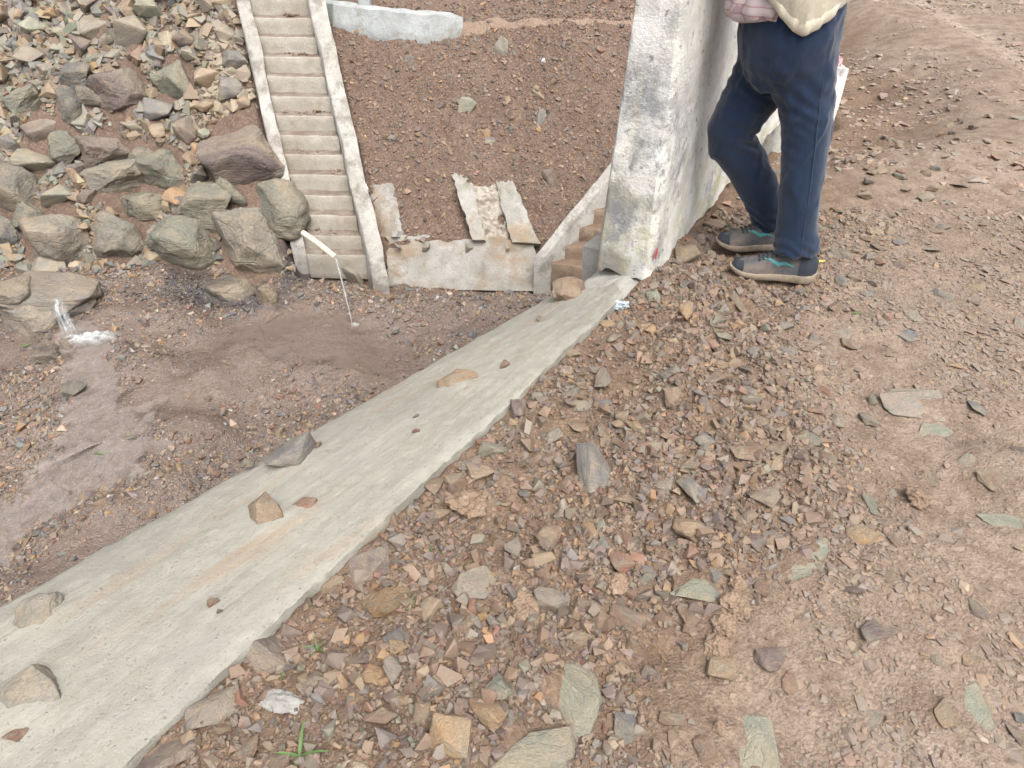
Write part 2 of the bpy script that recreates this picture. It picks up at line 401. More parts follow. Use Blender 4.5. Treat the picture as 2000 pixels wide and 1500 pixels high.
def seep_mask(x, y):
    n_ = .5*fbm(x*3, y*3, 3, 4, 301)
    return np.clip(1.5*np.exp(-((x+3.30)/.42)**2-((y-6.50)/.42)**2)+1.5*np.exp(-((x+2.30)/.20)**2-((y-6.85)/.35)**2)+1.0*np.exp(-((x+2.7)/.5)**2-((y-6.2)/.2)**2)+n_-.35, 0, 1)*np.clip(4*(np.exp(-((x+2.9)/1.1)**2-((y-6.6)/.8)**2)-.2), 0, 1)
for ob_ in (gully_bed, hillside):
    _co = np.empty(len(ob_.data.vertices)*3); ob_.data.vertices.foreach_get('co', _co); _co = _co.reshape(-1, 3)
    _at = ob_.data.attributes.new('seep', 'FLOAT', 'POINT'); _at.data.foreach_set('value', (.85*seep_mask(_co[:, 0], _co[:, 1])).astype(np.float32))
# ------------------------------------------------------------------ rocks: shapes
def hull_bm(npts, seed, asp=(1, 1, 1), boxy=.5):
    r = np.random.default_rng(seed); bm = bmesh.new()
    for _ in range(npts):
        p = r.normal(size=3); p /= np.linalg.norm(p)
        c = p/np.max(np.abs(p))
        q = (p*(1-boxy)+c*boxy*.8)*r.uniform(.82, 1.0)
        bm.verts.new(q*np.array(asp)*.5)
    res = bmesh.ops.convex_hull(bm, input=bm.verts)
    bmesh.ops.delete(bm, geom=[e for e in res['geom_interior'] if isinstance(e, bmesh.types.BMVert)], context='VERTS')
    lone = [v for v in bm.verts if not v.link_faces]
    if lone: bmesh.ops.delete(bm, geom=lone, context='VERTS')
    return bm
def unit(bm):                                                # scale to a unit bounding box about the origin
    co = np.array([v.co[:] for v in bm.verts]); lo, hi = co.min(0), co.max(0)
    for v in bm.verts: v.co = Vector((np.array(v.co)-(lo+hi)/2)/(hi-lo))
def rock_mesh(name, seed, npts=14, bevel=.035, cuts=2, disp=.03, boxy=.5, rounds=0, seg=1, freq=2.2):
    bm = hull_bm(npts, seed, boxy=boxy); unit(bm)
    bmesh.ops.dissolve_limit(bm, angle_limit=math.radians(9), verts=bm.verts, edges=bm.edges)
    if bevel: bmesh.ops.bevel(bm, geom=list(bm.edges), offset=bevel, segments=seg, affect='EDGES', clamp_overlap=True, profile=.5)
    bmesh.ops.triangulate(bm, faces=bm.faces)
    for _ in range(cuts):
        bmesh.ops.subdivide_edges(bm, edges=[e for e in bm.edges if e.calc_length() > .09], cuts=1, use_grid_fill=True)
        bmesh.ops.triangulate(bm, faces=bm.faces)
    for _ in range(rounds): bmesh.ops.smooth_vert(bm, verts=bm.verts, factor=.5, use_axis_x=True, use_axis_y=True, use_axis_z=True)
    if disp:
        bm.normal_update(); co = np.array([v.co[:] for v in bm.verts])*freq; no = np.array([v.normal[:] for v in bm.verts])
        d = fbm(co[:, 0]+seed, co[:, 1], co[:, 2], 4, seed, .55)*disp
        rd = 1-np.abs(fbm(co[:, 0]*1.4, co[:, 1]*1.4+seed, co[:, 2]*2.4, 3, seed+5))*1.0
        d = d - np.clip(rd-.82, 0, 1)*disp*1.6
        for v, n, k in zip(bm.verts, no, d): v.co += Vector(n*k)
    return bm_mesh(bm, name, 38)

STONES = [rock_mesh('stone', 100+i, npts=random.choice((9, 10, 12, 14)), bevel=.03, cuts=2, disp=.035, boxy=random.uniform(.3, .8)) for i in range(22)]
BOULD = [rock_mesh('boulder', 200+i, npts=random.choice((13, 16, 19)), bevel=.05, cuts=4, disp=.055, boxy=random.uniform(.3, .8), rounds=1, seg=2, freq=2.4) for i in range(14)]
SLABS = [rock_mesh('stone', 300+i, npts=11, bevel=.025, cuts=3, disp=.02, boxy=.9) for i in range(8)]
CLODS = [rock_mesh('clod', 400+i, npts=22, bevel=.06, cuts=4, disp=.10, boxy=.2, rounds=1, freq=4.0) for i in range(4)]
for me in STONES+SLABS: me.materials.append(M['stone'])
for me in BOULD: me.materials.append(M['rock'])
M['clod'] = soil_mat('clod_soil', S(140, 120, 100), S(152, 132, 110), S(118, 98, 82)); 
for me in CLODS: me.materials.append(M['clod'])
PEB = []
for i in range(26):
    bm = hull_bm(random.choice((8, 9, 10)), 500+i, boxy=random.uniform(.2, .7)); unit(bm)
    bmesh.ops.triangulate(bm, faces=bm.faces)
    bm.verts.index_update()
    PEB.append((np.array([v.co[:] for v in bm.verts]), np.array([[v.index for v in f.verts] for f in bm.faces]))); bm.free()

PAL = {'purple': S(104, 88, 88), 'brown': S(128, 101, 82), 'ochre': S(164, 126, 84), 'green': S(118, 121, 108), 'slate': S(100, 102, 104),
       'red': S(140, 92, 74), 'tan': S(152, 128, 102), 'grey': S(136, 128, 118), 'cream': S(196, 180, 154), 'dark': S(78, 70, 68), 'blue': S(98, 106, 114),
       'cement': S(146, 142, 132), 'lgreen': S(140, 146, 130)}
PAL = {k: tuple(.74*c + .26*m for c, m in zip(v, S(112, 104, 96))) for k, v in PAL.items()}   # dust and mud even the colours out
PN = list(PAL)
def palette(n, weights):
    w = np.array([weights.get(k, 0) for k in PN], float); w /= w.sum()
    c = np.array([PAL[k] for k in PN])[rng.choice(len(PN), n, p=w)]
    return np.clip(c*np.exp(rng.normal(0, .14, (n, 1)))*np.exp(rng.normal(0, .025, (n, 3))), 0.01, .8)

def rotm(n, tilt):
    a = rng.uniform(0, 2*np.pi, n); t = rng.normal(0, tilt, n); b = rng.uniform(0, 2*np.pi, n)
    def rz(q):
        R = np.zeros((n, 3, 3)); R[:, 0, 0] = np.cos(q); R[:, 0, 1] = -np.sin(q); R[:, 1, 0] = np.sin(q); R[:, 1, 1] = np.cos(q); R[:, 2, 2] = 1; return R
    Rx = np.zeros((n, 3, 3)); Rx[:, 0, 0] = 1; Rx[:, 1, 1] = np.cos(t); Rx[:, 1, 2] = -np.sin(t); Rx[:, 2, 1] = np.sin(t); Rx[:, 2, 2] = np.cos(t)
    return rz(b) @ Rx @ rz(a)
def normals(fn, x, y, e=.02):
    nx = (fn(x-e, y)-fn(x+e, y))/(2*e); ny = (fn(x, y-e)-fn(x, y+e))/(2*e)
    n = np.stack([nx, ny, np.ones_like(nx)], 1); return n/np.linalg.norm(n, axis=1, keepdims=True)
def frames(n):                                               # rotation that takes +Z to n
    x = np.stack([n[:, 2], 0*n[:, 0], -n[:, 0]], 1); x /= np.linalg.norm(x, axis=1, keepdims=True)
    y = np.cross(n, x); return np.stack([x, y, n], 2)
def pebbles(name, x, y, fn, size, col, flat, sink, tilt, material, label, slope=True):
    n = len(x); z = fn(x, y); R = rotm(n, tilt)
    if slope: R = frames(normals(fn, x, y)) @ R
    s3 = np.stack([size*rng.uniform(.8, 1.35, n), size*rng.uniform(.6, 1.0, n), size*flat], 1)
    pid = rng.integers(0, len(PEB), n); V = []; T = []; C = []; off = 0
    z = z + size*flat*.5 - sink*size*flat
    for k, (pv, pf) in enumerate(PEB):
        s_ = np.where(pid == k)[0]
        if not len(s_): continue
        vv = np.einsum('nij,nvj->nvi', R[s_], pv[None]*s3[s_][:, None, :]) + np.stack([x[s_], y[s_], z[s_]], 1)[:, None, :]
        V.append(vv.reshape(-1, 3)); m = len(s_)
        T.append((pf[None]+(np.arange(m)*len(pv))[:, None, None]+off).reshape(-1, 3)); off += m*len(pv)
        C.append(np.repeat(col[s_], len(pv), 0))
    V = np.concatenate(V); T = np.concatenate(T); C = np.concatenate(C)
    me = npmesh(name, V, T); at = me.color_attributes.new('Col', 'FLOAT_COLOR', 'POINT')
    at.data.foreach_set('color', np.concatenate([C, np.ones((len(C), 1))], 1).astype(np.float32).ravel())
    o = link(name, me, material); tag(o, label, 'gravel', kind='stuff'); return o

def in_view(x, y, z, m=60):
    u = z-CAM_H; dep = y*CC-u*SS; yu = y*SS+u*CC; dep = np.maximum(dep, .05)
    px = 1000+FPX*x/dep; py = 750-FPX*yu/dep
    return (px > -m) & (px < 2000+m) & (py > -m) & (py < 1500+m) & (y*CC-u*SS > .1)

USED = []                                                    # (x, y, r) of placed stones, so that the random ones keep clear
def put_rock(name, me, p, size, rz=0, tilt=(0, 0), col=(.2, .2, .2), sink=.35, fn=None, label=None, cat='rock', group=None, parent=None):
    o = link(name, me, None, parent)
    o.scale = size; o.rotation_euler = (tilt[0], tilt[1], rz); o.color = (*col, 1)
    o.location = (p[0], p[1], p[2] + size[2]*(.5-sink))
    if label: tag(o, label, cat, group)
    return o

# ------------------------------------------------------------------ concrete slab (top of the retaining wall)
def slabR(u): return np.array([-.70+.995*u, .583+1.474*u, .035])
def slabL(u): return np.array([-1.199+1.417*u, 1.013+1.643*u, -.085-.115*u])
def slab_point(px, py):                                      # sight line against the slab's top
    best = None
    d = ray(px, py)
    for u in np.linspace(-.8, 1.1, 191):
        R, L = slabR(u), slabL(u)
        for v in np.linspace(0, 1, 41):
            p = R+(L-R)*v; q = p-np.array([0, 0, CAM_H]); t = q@d/(d@d); e = np.linalg.norm(q-d*t)/t
            if best is None or e < best[0]: best = (e, p, t)
    return best[1], best[2]
def build_slab():
    nu, nv = 300, 46
    us = np.linspace(-.85, 1.10, nu); V = []
    U, W = np.meshgrid(us, np.linspace(0, 1, nv), indexing='ij')
    R = np.stack([-.70+.995*U, .583+1.474*U, .035+0*U], -1); L = np.stack([-1.199+1.417*U, 1.013+1.643*U, -.085-.115*U], -1)
    eR = .0025*fbm(U*9, U*0, 0, 5, 71, .7)+.0015*vnoise(U*90, U*0, 0, 3); eL = .005*fbm(U*9, U*0+5, 0, 5, 72, .6)
    Wd = (L-R); ln = np.linalg.norm(Wd, axis=-1, keepdims=True); Wn = Wd/ln
    P = R + Wd*W[..., None]
    P = P + Wn*((1-W)**8*eR)[..., None] + Wn*((W)**8*eL)[..., None]
    d = .0025*fbm(P[..., 0]*2.5, P[..., 1]*2.5, 0, 2, 73) + .0012*fbm(P[..., 0]*16, P[..., 1]*16, 0, 4, 74, .6) + .0022*fbm(P[..., 0]*60, P[..., 1]*60, 0, 3, 75, .7)
    for (cx_, cy_, r_) in SLAB_STONES: d += .014*np.exp(-((P[..., 0]-cx_)**2+(P[..., 1]-cy_)**2)/(r_*r_))
    crown = .015*np.sin(np.pi*W)
    edge = -.012*((1-W)**18) - .02*(W**14) + ((1-W)**8)*.003*fbm(P[..., 0]*40, P[..., 1]*40, 0, 3, 76, .7)
    P[..., 2] += d+crown+edge
    rows = []
    low = [(-.006, -.012), (-.012, -.03), (-.022, -.08), (-.03, -.30)]
    cols = []
    for k, (o, z) in enumerate(reversed(low)):               # right-hand face
        q = P[:, 0, :].copy(); q += -Wn[:, 0, :]*(-o*(1.0) if 0 else (-(o))*.3 + .004*vnoise(us*40, us*0+k, 0, 81)[:, None]); q[:, 2] += z + .004*vnoise(us*50, us*0+k, 1, 82); cols.append(q)
    cols += [P[:, j, :] for j in range(nv)]
    for k, (o, z) in enumerate([(.012, -.03), (.02, -.10), (.05, -.6), (.12, -2.75)]):
        q = P[:, -1, :].copy(); q += Wn[:, -1, :]*o; q[:, 2] += z; cols.append(q)
    A = np.stack(cols, 1); n1, n2 = A.shape[:2]; idx = np.arange(n1*n2).reshape(n1, n2)
    Q = np.stack([idx[:-1, :-1], idx[1:, :-1], idx[1:, 1:], idx[:-1, 1:]], -1).reshape(-1, 4)
    Vv = A.reshape(-1, 3)
    me = npmesh('retaining_wall', Vv, Q[:, ::-1], True)
    bm = bmesh.new(); bm.from_mesh(me)                       # close the ends and the underside
    bmesh.ops.holes_fill(bm, edges=[e for e in bm.edges if e.is_boundary], sides=0)
    bmesh.ops.recalc_face_normals(bm, faces=bm.faces); bm.to_mesh(me); bm.free()
    me.set_sharp_from_angle(angle=math.radians(50))
    return me
SLAB_STONES = []
for (pp, w) in (((85, 1203), 85), ((62, 1375), 140), ((540, 1020), 100), ((578, 898), 90), ((897, 755), 70), ((1113, 584), 65)):
    p, t = slab_point(*pp); SLAB_STONES.append((p[0], p[1], w*t/FPX*.55))
slab = link('retaining_wall', build_slab(), M['slab'])
tag(slab, 'long sloping grey concrete slab capping the retaining wall, stones set in it', 'wall')
EMB = [((85, 1203), 85, 62, .030, 'cement', 0.5, 'flat stone smeared with cement', 1), ((62, 1370), 130, 120, .034, 'cement', .4, 'large cement-smeared stone at the slab end', 0),
       ((527, 1020), 66, 80, .055, 'brown', .3, 'dark brown pointed stone set in the slab', 0), ((592, 1005), 75, 50, .02, 'red', .6, 'flat pinkish stone flush with the slab', 2),
       ((578, 898), 100, 60, .060, 'slate', .7, 'long dark grey stone set in the slab', 2), ((897, 755), 78, 42, .045, 'tan', .4, 'tan stone set in the slab', 0),
       ((1113, 584), 68, 56, .06, 'brown', .1, 'brown stone at the far end of the slab', 1)]
M['emb'] = rock_mat('mortared_rock', .8, bumpd=.002, dust=.3)
for (pp, w, h, hz, cn, rz, lab, kind) in EMB:
    p, t = slab_point(*pp); m = t/FPX
    me = (STONES[8], BOULD[2], SLABS[1])[kind].copy(); me.materials.clear(); me.materials.append(M['emb'])
    c = PAL[cn]
    o = put_rock('embedded_stone', me, p, (w*m*1.1, h*m*1.3, hz*1.6), rz, (0.1, -.12), c, sink=.25, parent=slab); o['label'] = lab

# ------------------------------------------------------------------ parapet wall
A_ = np.array([.316, 2.46]); B_ = np.array([.506, 2.34]); D_ = np.array([.4907, .8713])
def build_parapet():
    L, Ht = 2.2, 1.18
    perp = (B_-A_)/np.linalg.norm(B_-A_); w0 = np.linalg.norm(B_-A_)
    nl, nh = 70, 44
    hs_ = np.linspace(0, Ht, nh)
    def sect(z):                                             # half outline across the wall at height z: left x, right x
        return .055*z/0.93*1.0, w0 - .0*z
    loops = []
    # closed ring around the footprint at each height
    nw = 14
    ring = []
    for k in range(nw): ring.append((k/nw, 0.0))
    for k in range(nl): ring.append((1.0, k/nl))
    for k in range(nw): ring.append((1-k/nw, 1.0))
    for k in range(nl): ring.append((0.0, 1-k/nl))
    V = []
    for z in hs_:
        l, r = sect(z)
        for (a, b) in ring:
            s_ = l + (r-l)*a
            p = A_ + perp*s_ + D_*(b*L)
            V.append((p[0], p[1], z))
    V = np.array(V); n = len(ring)
    # round the arrises and roughen
    a = np.tile(np.array([r[0] for r in ring]), nh); b = np.tile(np.array([r[1] for r in ring]), nh)
    cx = np.where(b*L < .02, 1, 0)
    corner = (np.exp(-((1-a)*w0/.012)**2))*np.exp(-(b*L/.012)**2) + np.exp(-(a*w0/.012)**2)*np.exp(-(b*L/.012)**2)
    out = np.zeros((len(V), 2)); 
    nrm = np.where((b <= 0)[:, None], -D_[None], np.where((a >= 1)[:, None], perp[None], np.where((b >= 1)[:, None], D_[None], -perp[None])))
    d = .006*fbm(V[:, 0]*5+V[:, 1]*4, V[:, 2]*5, V[:, 1], 4, 91) + .0025*fbm(V[:, 0]*30, V[:, 1]*30, V[:, 2]*30, 3, 92, .7)
    ang = corner*.010
    V[:, :2] += nrm*d[:, None] + D_[None]*(ang*(b < .5))[:, None] + perp[None]*(np.where(a > .5, -1, 1)*ang)[:, None]
    bot = V[:, 2] < 1e-6
    V[bot, 2] += .012*vnoise(V[bot, 0]*30, V[bot, 1]*30, 0, 93)
    F_ = []
    for i in range(nh-1):
        for j in range(n):
            F_.append((i*n+j, i*n+(j+1) % n, (i+1)*n+(j+1) % n, (i+1)*n+j))
    F_ = [tuple(f) for f in F_]; F_.append(tuple(range((nh-1)*n, nh*n))); F_.append(tuple(reversed(range(n))))
    return pymesh('wall_body', V, F_, 42)
def parapet_mat():
    m, nt, b = mat('weathered_whitewash'); t = NT(nt); P = t.pos(); x, y, z = t.sep(P)
    n1 = t.noise(P, 2.5, 6, .6); n2 = t.noise(P, 16, 7, .72); n3 = t.noise(P, 110, 4, .7)
    c = t.mix(t.ramp(n1, (.35, 0.0), (.65, 1.0)), S(206, 205, 200), S(218, 218, 214))
    c = t.mix(t.ramp(n2, (.5, 0.0), (.72, .6)), c, S(170, 162, 148))
    # mildew: a broad drifting patch down the end face, broken into specks
    en = t.math('ADD', t.math('MULTIPLY', x, -.53), t.math('MULTIPLY', y, .85))   # distance along the wall is not used; broad noise carries it
    mild = t.noise(P, 4.2, 9, .78, .25); big = t.noise(t.mapped(P, (1.6, 1.6, .9), loc=(3.1, .4, .2)), 1.5, 3, .5)
    mf = t.math('MULTIPLY', t.ramp(mild, (.46, 0.0), (.58, 1.0)), t.ramp(big, (.42, 0.12), (.58, 1.0)))
    c = t.mix(t.math('MULTIPLY', mf, .8), c, S(116, 118, 122))
    sp = t.ramp(t.noise(P, 38, 3, .6), (.62, 0.0), (.68, .7))
    c = t.mix(sp, c, S(122, 120, 116))
    # yellow-green growth low on the wall
    lo = t.ramp(z, (0.0, 1.0), (.45, 0.0))
    al = t.math('MULTIPLY', t.ramp(t.noise(P, 9, 6, .7, .4), (.48, 0.0), (.62, .8)), lo)
    c = t.mix(al, c, S(186, 178, 132))
    # bare grey plaster where the paint is gone at the foot of the end face
    bare = t.math('MULTIPLY', t.ramp(t.math('ADD', z, t.math('MULTIPLY', t.noise(P, 7, 6, .65), .22)), (.17, 1.0), (.22, 0.0)), t.ramp(x, (.40, 1.0), (.47, 0.0)))
    c = t.mix(t.math('MULTIPLY', bare, .85), c, t.mix(t.ramp(n2, (.4, 0.0), (.6, 1.0)), S(140, 136, 130), S(118, 112, 108)))
    pv = t.mapped(P, (9, 9, .8)); st = t.ramp(t.noise(pv, 2.2, 5, .6), (.55, 0.0), (.7, .4))
    c = t.mix(st, c, S(188, 176, 148))
    t.inp(b, 'Base Color', c); b.inputs['Roughness'].default_value = .9; b.inputs['Specular IOR Level'].default_value = .2
    h = t.math('ADD', t.math('MULTIPLY', n2, .7), t.math('MULTIPLY', n3, .5)); h = t.math('ADD', h, t.math('MULTIPLY', mf, -.2))
    t.inp(b, 'Normal', t.bump(h, .8, .012))
    return m
M['parapet'] = parapet_mat()
parapet = empty('parapet_wall', (*B_, 0)); tag(parapet, 'tall whitewashed parapet wall with grey mildew that the person leans on', 'wall')
def child(name, me, m, par):
    o = link(name, me, m, par); o.matrix_parent_inverse = par.matrix_world.inverted() if par.type == 'EMPTY' else Matrix()
    if par.type == 'EMPTY': o.matrix_parent_inverse = Matrix.Translation(-Vector(par.location))
    return o
child('wall_body', build_parapet(), M['parapet'], parapet)
def lump_box(name, corners, z0, z1, seed, amp=.012, nz=8, nside=14, top=True, smooth=60):
    """a rough block over a polygon footprint: z0, z1 may be numbers or functions of (x, y)"""
    pts = []
    for a, b in zip(corners, corners[1:]+corners[:1]):
        for k in range(nside): pts.append(np.array(a)+(np.array(b)-np.array(a))*k/nside)
    c = np.mean(corners, 0); V = []; n = len(pts)
    f = lambda q, p: q(p[0], p[1]) if callable(q) else q
    for i in range(nz+1):
        for p in pts: V.append((p[0], p[1], f(z0, p)+(f(z1, p)-f(z0, p))*i/nz))
    nr = 6
    for r in range(1, nr):
        for p in pts:
            q = p+(c-p)*r/nr; V.append((q[0], q[1], f(z1, q)))
    V.append((c[0], c[1], f(z1, c))); V = np.array(V)
    V += amp*np.stack([fbm(V[:, 0]*12, V[:, 1]*12, V[:, 2]*12, 4, seed+k, .6) for k in range(3)], 1)
    F_ = []
    rows = nz+nr
    for i in range(rows-1):
        for j in range(n): F_.append((i*n+j, i*n+(j+1) % n, (i+1)*n+(j+1) % n, (i+1)*n+j))
    last = (rows-1)*n
    for j in range(n): F_.append((last+j, last+(j+1) % n, len(V)-1))
    F_.append(tuple(reversed(range(n))))
    return pymesh(name, V, F_, smooth)
child('mortar_bed', lump_box('mortar_bed', [(.25, 2.42), (.40, 2.20), (.55, 2.29), (.60, 2.42), (.42, 2.60)], -.28, lambda x, y: -.006-.55*max(0, .40-x)-.25*max(0, 2.33-y), 5, .008), M['cement'], parapet)
# small red paint mark on the arris
def paint_mark():
    p = aty(1285, 485, 2.375); V = []; F_ = []
    q = B_ + D_*.03; nrm = np.array([.8713, -.4907])
    for k in range(7):
        z = .085+.05*k/6; w = .012*math.sin(math.pi*(k+.6)/7.2)+.003*random.random()
        for s_ in (-1, 1):
            e = q + D_*(s_*w) + nrm*.009; V.append((e[0], e[1], z))
    for k in range(6): F_.append((2*k, 2*k+1, 2*k+3, 2*k+2))
    return pymesh('paint_mark', V, F_)
child('paint_mark', paint_mark(), plain_mat('red_paint', S(176, 52, 60), .7), parapet)
# low wing wall beyond
wing = link('wing_wall', lump_box('wing_wall', [(1.50, 4.34), (1.60, 4.24), (1.98, 4.46), (1.94, 4.62)], -.55, .22, 9, .008), M['wall'])
tag(wing, 'low white wall end behind the standing person', 'wall')
# culvert wall carrying the parapet on the gully side (mostly hidden behind it)
cul = link('culvert_wall', lump_box('culvert_wall', [(.30, 2.66), (.52, 2.52), (1.62, 4.46), (1.42, 4.58)], -2.7, -.012, 12, .008, nside=20), M['cement'])
tag(cul, 'grey concrete culvert wall under the parapet on the gully side', 'wall')

# ------------------------------------------------------------------ left staircase
def rough_block(name, V8, amp, seed, cuts=5, bevel=.012, smooth=45):
    bm = bmesh.new(); vs_ = [bm.verts.new(tuple(map(float, p))) for p in V8]
    for f in ((0, 3, 2, 1), (4, 5, 6, 7), (0, 1, 5, 4), (1, 2, 6, 5), (2, 3, 7, 6), (3, 0, 4, 7)): bm.faces.new([vs_[i] for i in f])
    bmesh.ops.recalc_face_normals(bm, faces=bm.faces)
    bmesh.ops.bevel(bm, geom=list(bm.edges), offset=bevel, segments=2, affect='EDGES', profile=.5)
    L = sorted(e.calc_length() for e in bm.edges)[-1]/max(cuts, 1)
    for _ in range(6):
        es = [e for e in bm.edges if e.calc_length() > L*1.3]
        if not es: break
        bmesh.ops.subdivide_edges(bm, edges=es, cuts=1, use_grid_fill=True)
    co = np.array([v.co[:] for v in bm.verts])
    d = np.stack([fbm(co[:, 0]*7, co[:, 1]*7, co[:, 2]*7, 4, seed+k, .6) for k in range(3)], 1)*amp
    for v, q in zip(bm.verts, d): v.co += Vector(q)
    return bm_mesh(bm, name, smooth)
lst = empty('staircase', (-1.88, 6.9, -2.5)); tag(lst, 'long narrow pale concrete staircase climbing the far bank beside the rubble', 'staircase')
NST, RUN, RISE = 17, .143, .168
def ls(y, off): return np.array([stair_x(y)+off, y-.05*off])
for k in range(NST):
    y0 = 6.98+RUN*k; y1 = y0+RUN*1.25; zt = -2.34+RISE*k; zb = zt-RISE-.12; w = .325
    p = [ls(y0, -w), ls(y0, w), ls(y1, w), ls(y1, -w)]
    zt += random.uniform(-.012, .012)
    me = rough_block('step', [(*q, zb) for q in p]+[(*q, zt+.004*math.sin(k*3.1)) for q in p], .004, 20+k, cuts=9)
    child('step', me, M['stair'], lst)
def sidewall(name, y0, y1, o0, o1, z0, slope, h, seed, amp=.013):
    V = []; n = 26; prof = []
    ys = np.linspace(y0, y1, n); F_ = []
    for y in ys:
        zt = z0+slope*(y-y0)
        for (o, z) in ((o0, zt-h), (o0, zt-h*.5), (o0, zt-.012), (o0+.012, zt), ((o0+o1)/2, zt+.004), (o1-.012, zt), (o1, zt-.012), (o1, zt-h*.5), (o1, zt-h)):
            q = ls(y, o); V.append((q[0], q[1], z))
    m = 9
    for i in range(n-1):
        for j in range(m-1): F_.append((i*m+j, i*m+j+1, (i+1)*m+j+1, (i+1)*m+j))
        F_.append((i*m+m-1, i*m, (i+1)*m, (i+1)*m+m-1))
    F_.append(tuple(reversed(range(m)))); F_.append(tuple((n-1)*m+j for j in range(m)))
    V = np.array(V); V += amp*np.stack([fbm(V[:, 0]*5, V[:, 1]*5, V[:, 2]*5, 4, seed+k, .6) for k in range(3)], 1)
    return pymesh(name, V, F_, 50)
child('side_wall', sidewall('side_wall', 7.02, 9.45, -.47, -.325, -2.22, 1.165, .60, 61), M['stairwall'], lst)
child('side_wall', sidewall('side_wall', 6.72, 9.45,   .325, .50, -2.42, 1.145, .65, 71), M['stairwall'], lst)

def step_top(x, y): return -2.34+RISE*np.floor((y-6.98)/RUN)
DEB = []
for (k_, o_, w_) in ((10, .16, .14), (7, .05, .2), (5, -.1, .12), (4, .2, .1), (1, 0, .25), (12, .1, .1), (0, .0, .25)):
    for _ in range(26): DEB.append((k_, o_+rng.normal(0, w_*.6), rng.uniform(.25, .9)))
# ------------------------------------------------------------------ right staircase
rst = empty('staircase', (.5, 6.8, -2.5)); tag(rst, 'short muddy brown staircase with a slanting side wall, behind the white parapet', 'staircase')
pr = np.array([.577, -.816]); pr2 = np.array([.93, -.22])
def rs(q, w): return SP0+SPA*q+pr2*w
for k in range(9):
    q0 = .02+.185*k; q1 = q0+.26; zt = -2.30+.152*k
    p = [rs(q0, .075), rs(q0, .82), rs(q1, .82), rs(q1, .075)]
    child('step', rough_block('step', [(*a, zt-.34) for a in p]+[(*a, zt) for a in p], .008, 50+k, cuts=8), M['rstair'], rst)
def rwall(name, w0, w1, seed):
    V = []; F_ = []; n = 20; m = 6
    for i in range(n):
        q = -.06+1.75*i/(n-1); zt = -2.16+.82*q
        for (w, z) in ((w0, zt-.75), (w0, zt-.01), (w0+.01, zt), (w1-.01, zt), (w1, zt-.01), (w1, zt-.75)):
            a = rs(q, w); V.append((a[0], a[1], z))
    for i in range(n-1):
        for j in range(m-1): F_.append((i*m+j, i*m+j+1, (i+1)*m+j+1, (i+1)*m+j))
        F_.append((i*m+m-1, i*m, (i+1)*m, (i+1)*m+m-1))
    F_.append(tuple(reversed(range(m)))); F_.append(tuple((n-1)*m+j for j in range(m)))
    V = np.array(V); V += .008*np.stack([fbm(V[:, 0]*6, V[:, 1]*6, V[:, 2]*6, 4, seed+k, .6) for k in range(3)], 1)
    me = pymesh(name, V, F_, 50); bm = bmesh.new(); bm.from_mesh(me); bmesh.ops.recalc_face_normals(bm, faces=bm.faces); bm.to_mesh(me); bm.free(); return me
child('side_wall', rwall('side_wall', -.04, .08, 33), M['rstair' if 0 else 'stairwall'], rst)

# ------------------------------------------------------------------ toe wall, chute remains, kerb
tl, tr = aty(757, 462, 7.08), aty(1046, 472, 7.0); bl, br = aty(752, 540, 6.9), aty(1048, 545, 6.72)
def sheet(name, c00, c10, c11, c01, nu, nv, thick, amp, seed, edge=.0):
    """thick rough sheet between four corners (bottom-left, bottom-right, top-right, top-left)"""
    c00, c10, c11, c01 = map(np.array, (c00, c10, c11, c01)); U, W = np.meshgrid(np.linspace(0, 1, nu), np.linspace(0, 1, nv), indexing='ij')
    P = ((1-U)*(1-W))[..., None]*c00+(U*(1-W))[..., None]*c10+(U*W)[..., None]*c11+((1-U)*W)[..., None]*c01
    n = np.cross(c10-c00, c01-c00); n = n/np.linalg.norm(n)
    if edge:
        e1 = (c10-c00)/np.linalg.norm(c10-c00); e2 = (c01-c00)/np.linalg.norm(c01-c00)
        P += e1*(edge*(np.abs(U-.5)*2)**3*fbm(W*9+seed, U*2, 0, 4, seed))[..., None]+e2*(edge*1.6*W**3*fbm(U*7+seed, W*2, 0, 4, seed+1))[..., None]
    P = P+n*(amp*fbm(P[..., 0]*6, P[..., 1]*6, P[..., 2]*6, 4, seed, .6))[..., None]
    B = P-n*thick; A = np.concatenate([P.reshape(-1, 3), B.reshape(-1, 3)]); idx = np.arange(nu*nv).reshape(nu, nv); F_ = []
    for i in range(nu-1):
        for j in range(nv-1):
            F_.append((idx[i, j], idx[i+1, j], idx[i+1, j+1], idx[i, j+1])); o = nu*nv
            F_.append((o+idx[i, j], o+idx[i, j+1], o+idx[i+1, j+1], o+idx[i+1, j]))
    loop = [idx[i, 0] for i in range(nu)]+[idx[-1, j] for j in range(1, nv)]+[idx[i, -1] for i in range(nu-2, -1, -1)]+[idx[0, j] for j in range(nv-2, 0, -1)]
    for a, b in zip(loop, loop[1:]+loop[:1]): F_.append((b, a, a+nu*nv, b+nu*nv))
    return pymesh(name, A, F_, 50)
toe = link('toe_wall', sheet('toe_wall', bl-[0, 0, .15], br-[0, 0, .15], tr, tl, 60, 18, .3, .012, 3, .02), M['toe'])
tag(toe, 'low stained white concrete wall along the foot of the earth slope', 'wall')
for (px, py, w, h) in ((832, 483, 16, 22), (918, 486, 22, 16), (993, 487, 14, 18), (776, 484, 16, 14), (1020, 530, 18, 12)):
    f = (py-462)/75; p = aty(px, py, 7.07-.2*f-.01); o = put_rock('embedded_stone', STONES[(px) % 9+2], p, (w/185, .07, h/185), .2, (.2, .3), PAL['cement'], sink=.5, parent=toe); o['label'] = 'grey stone set in the white toe wall'
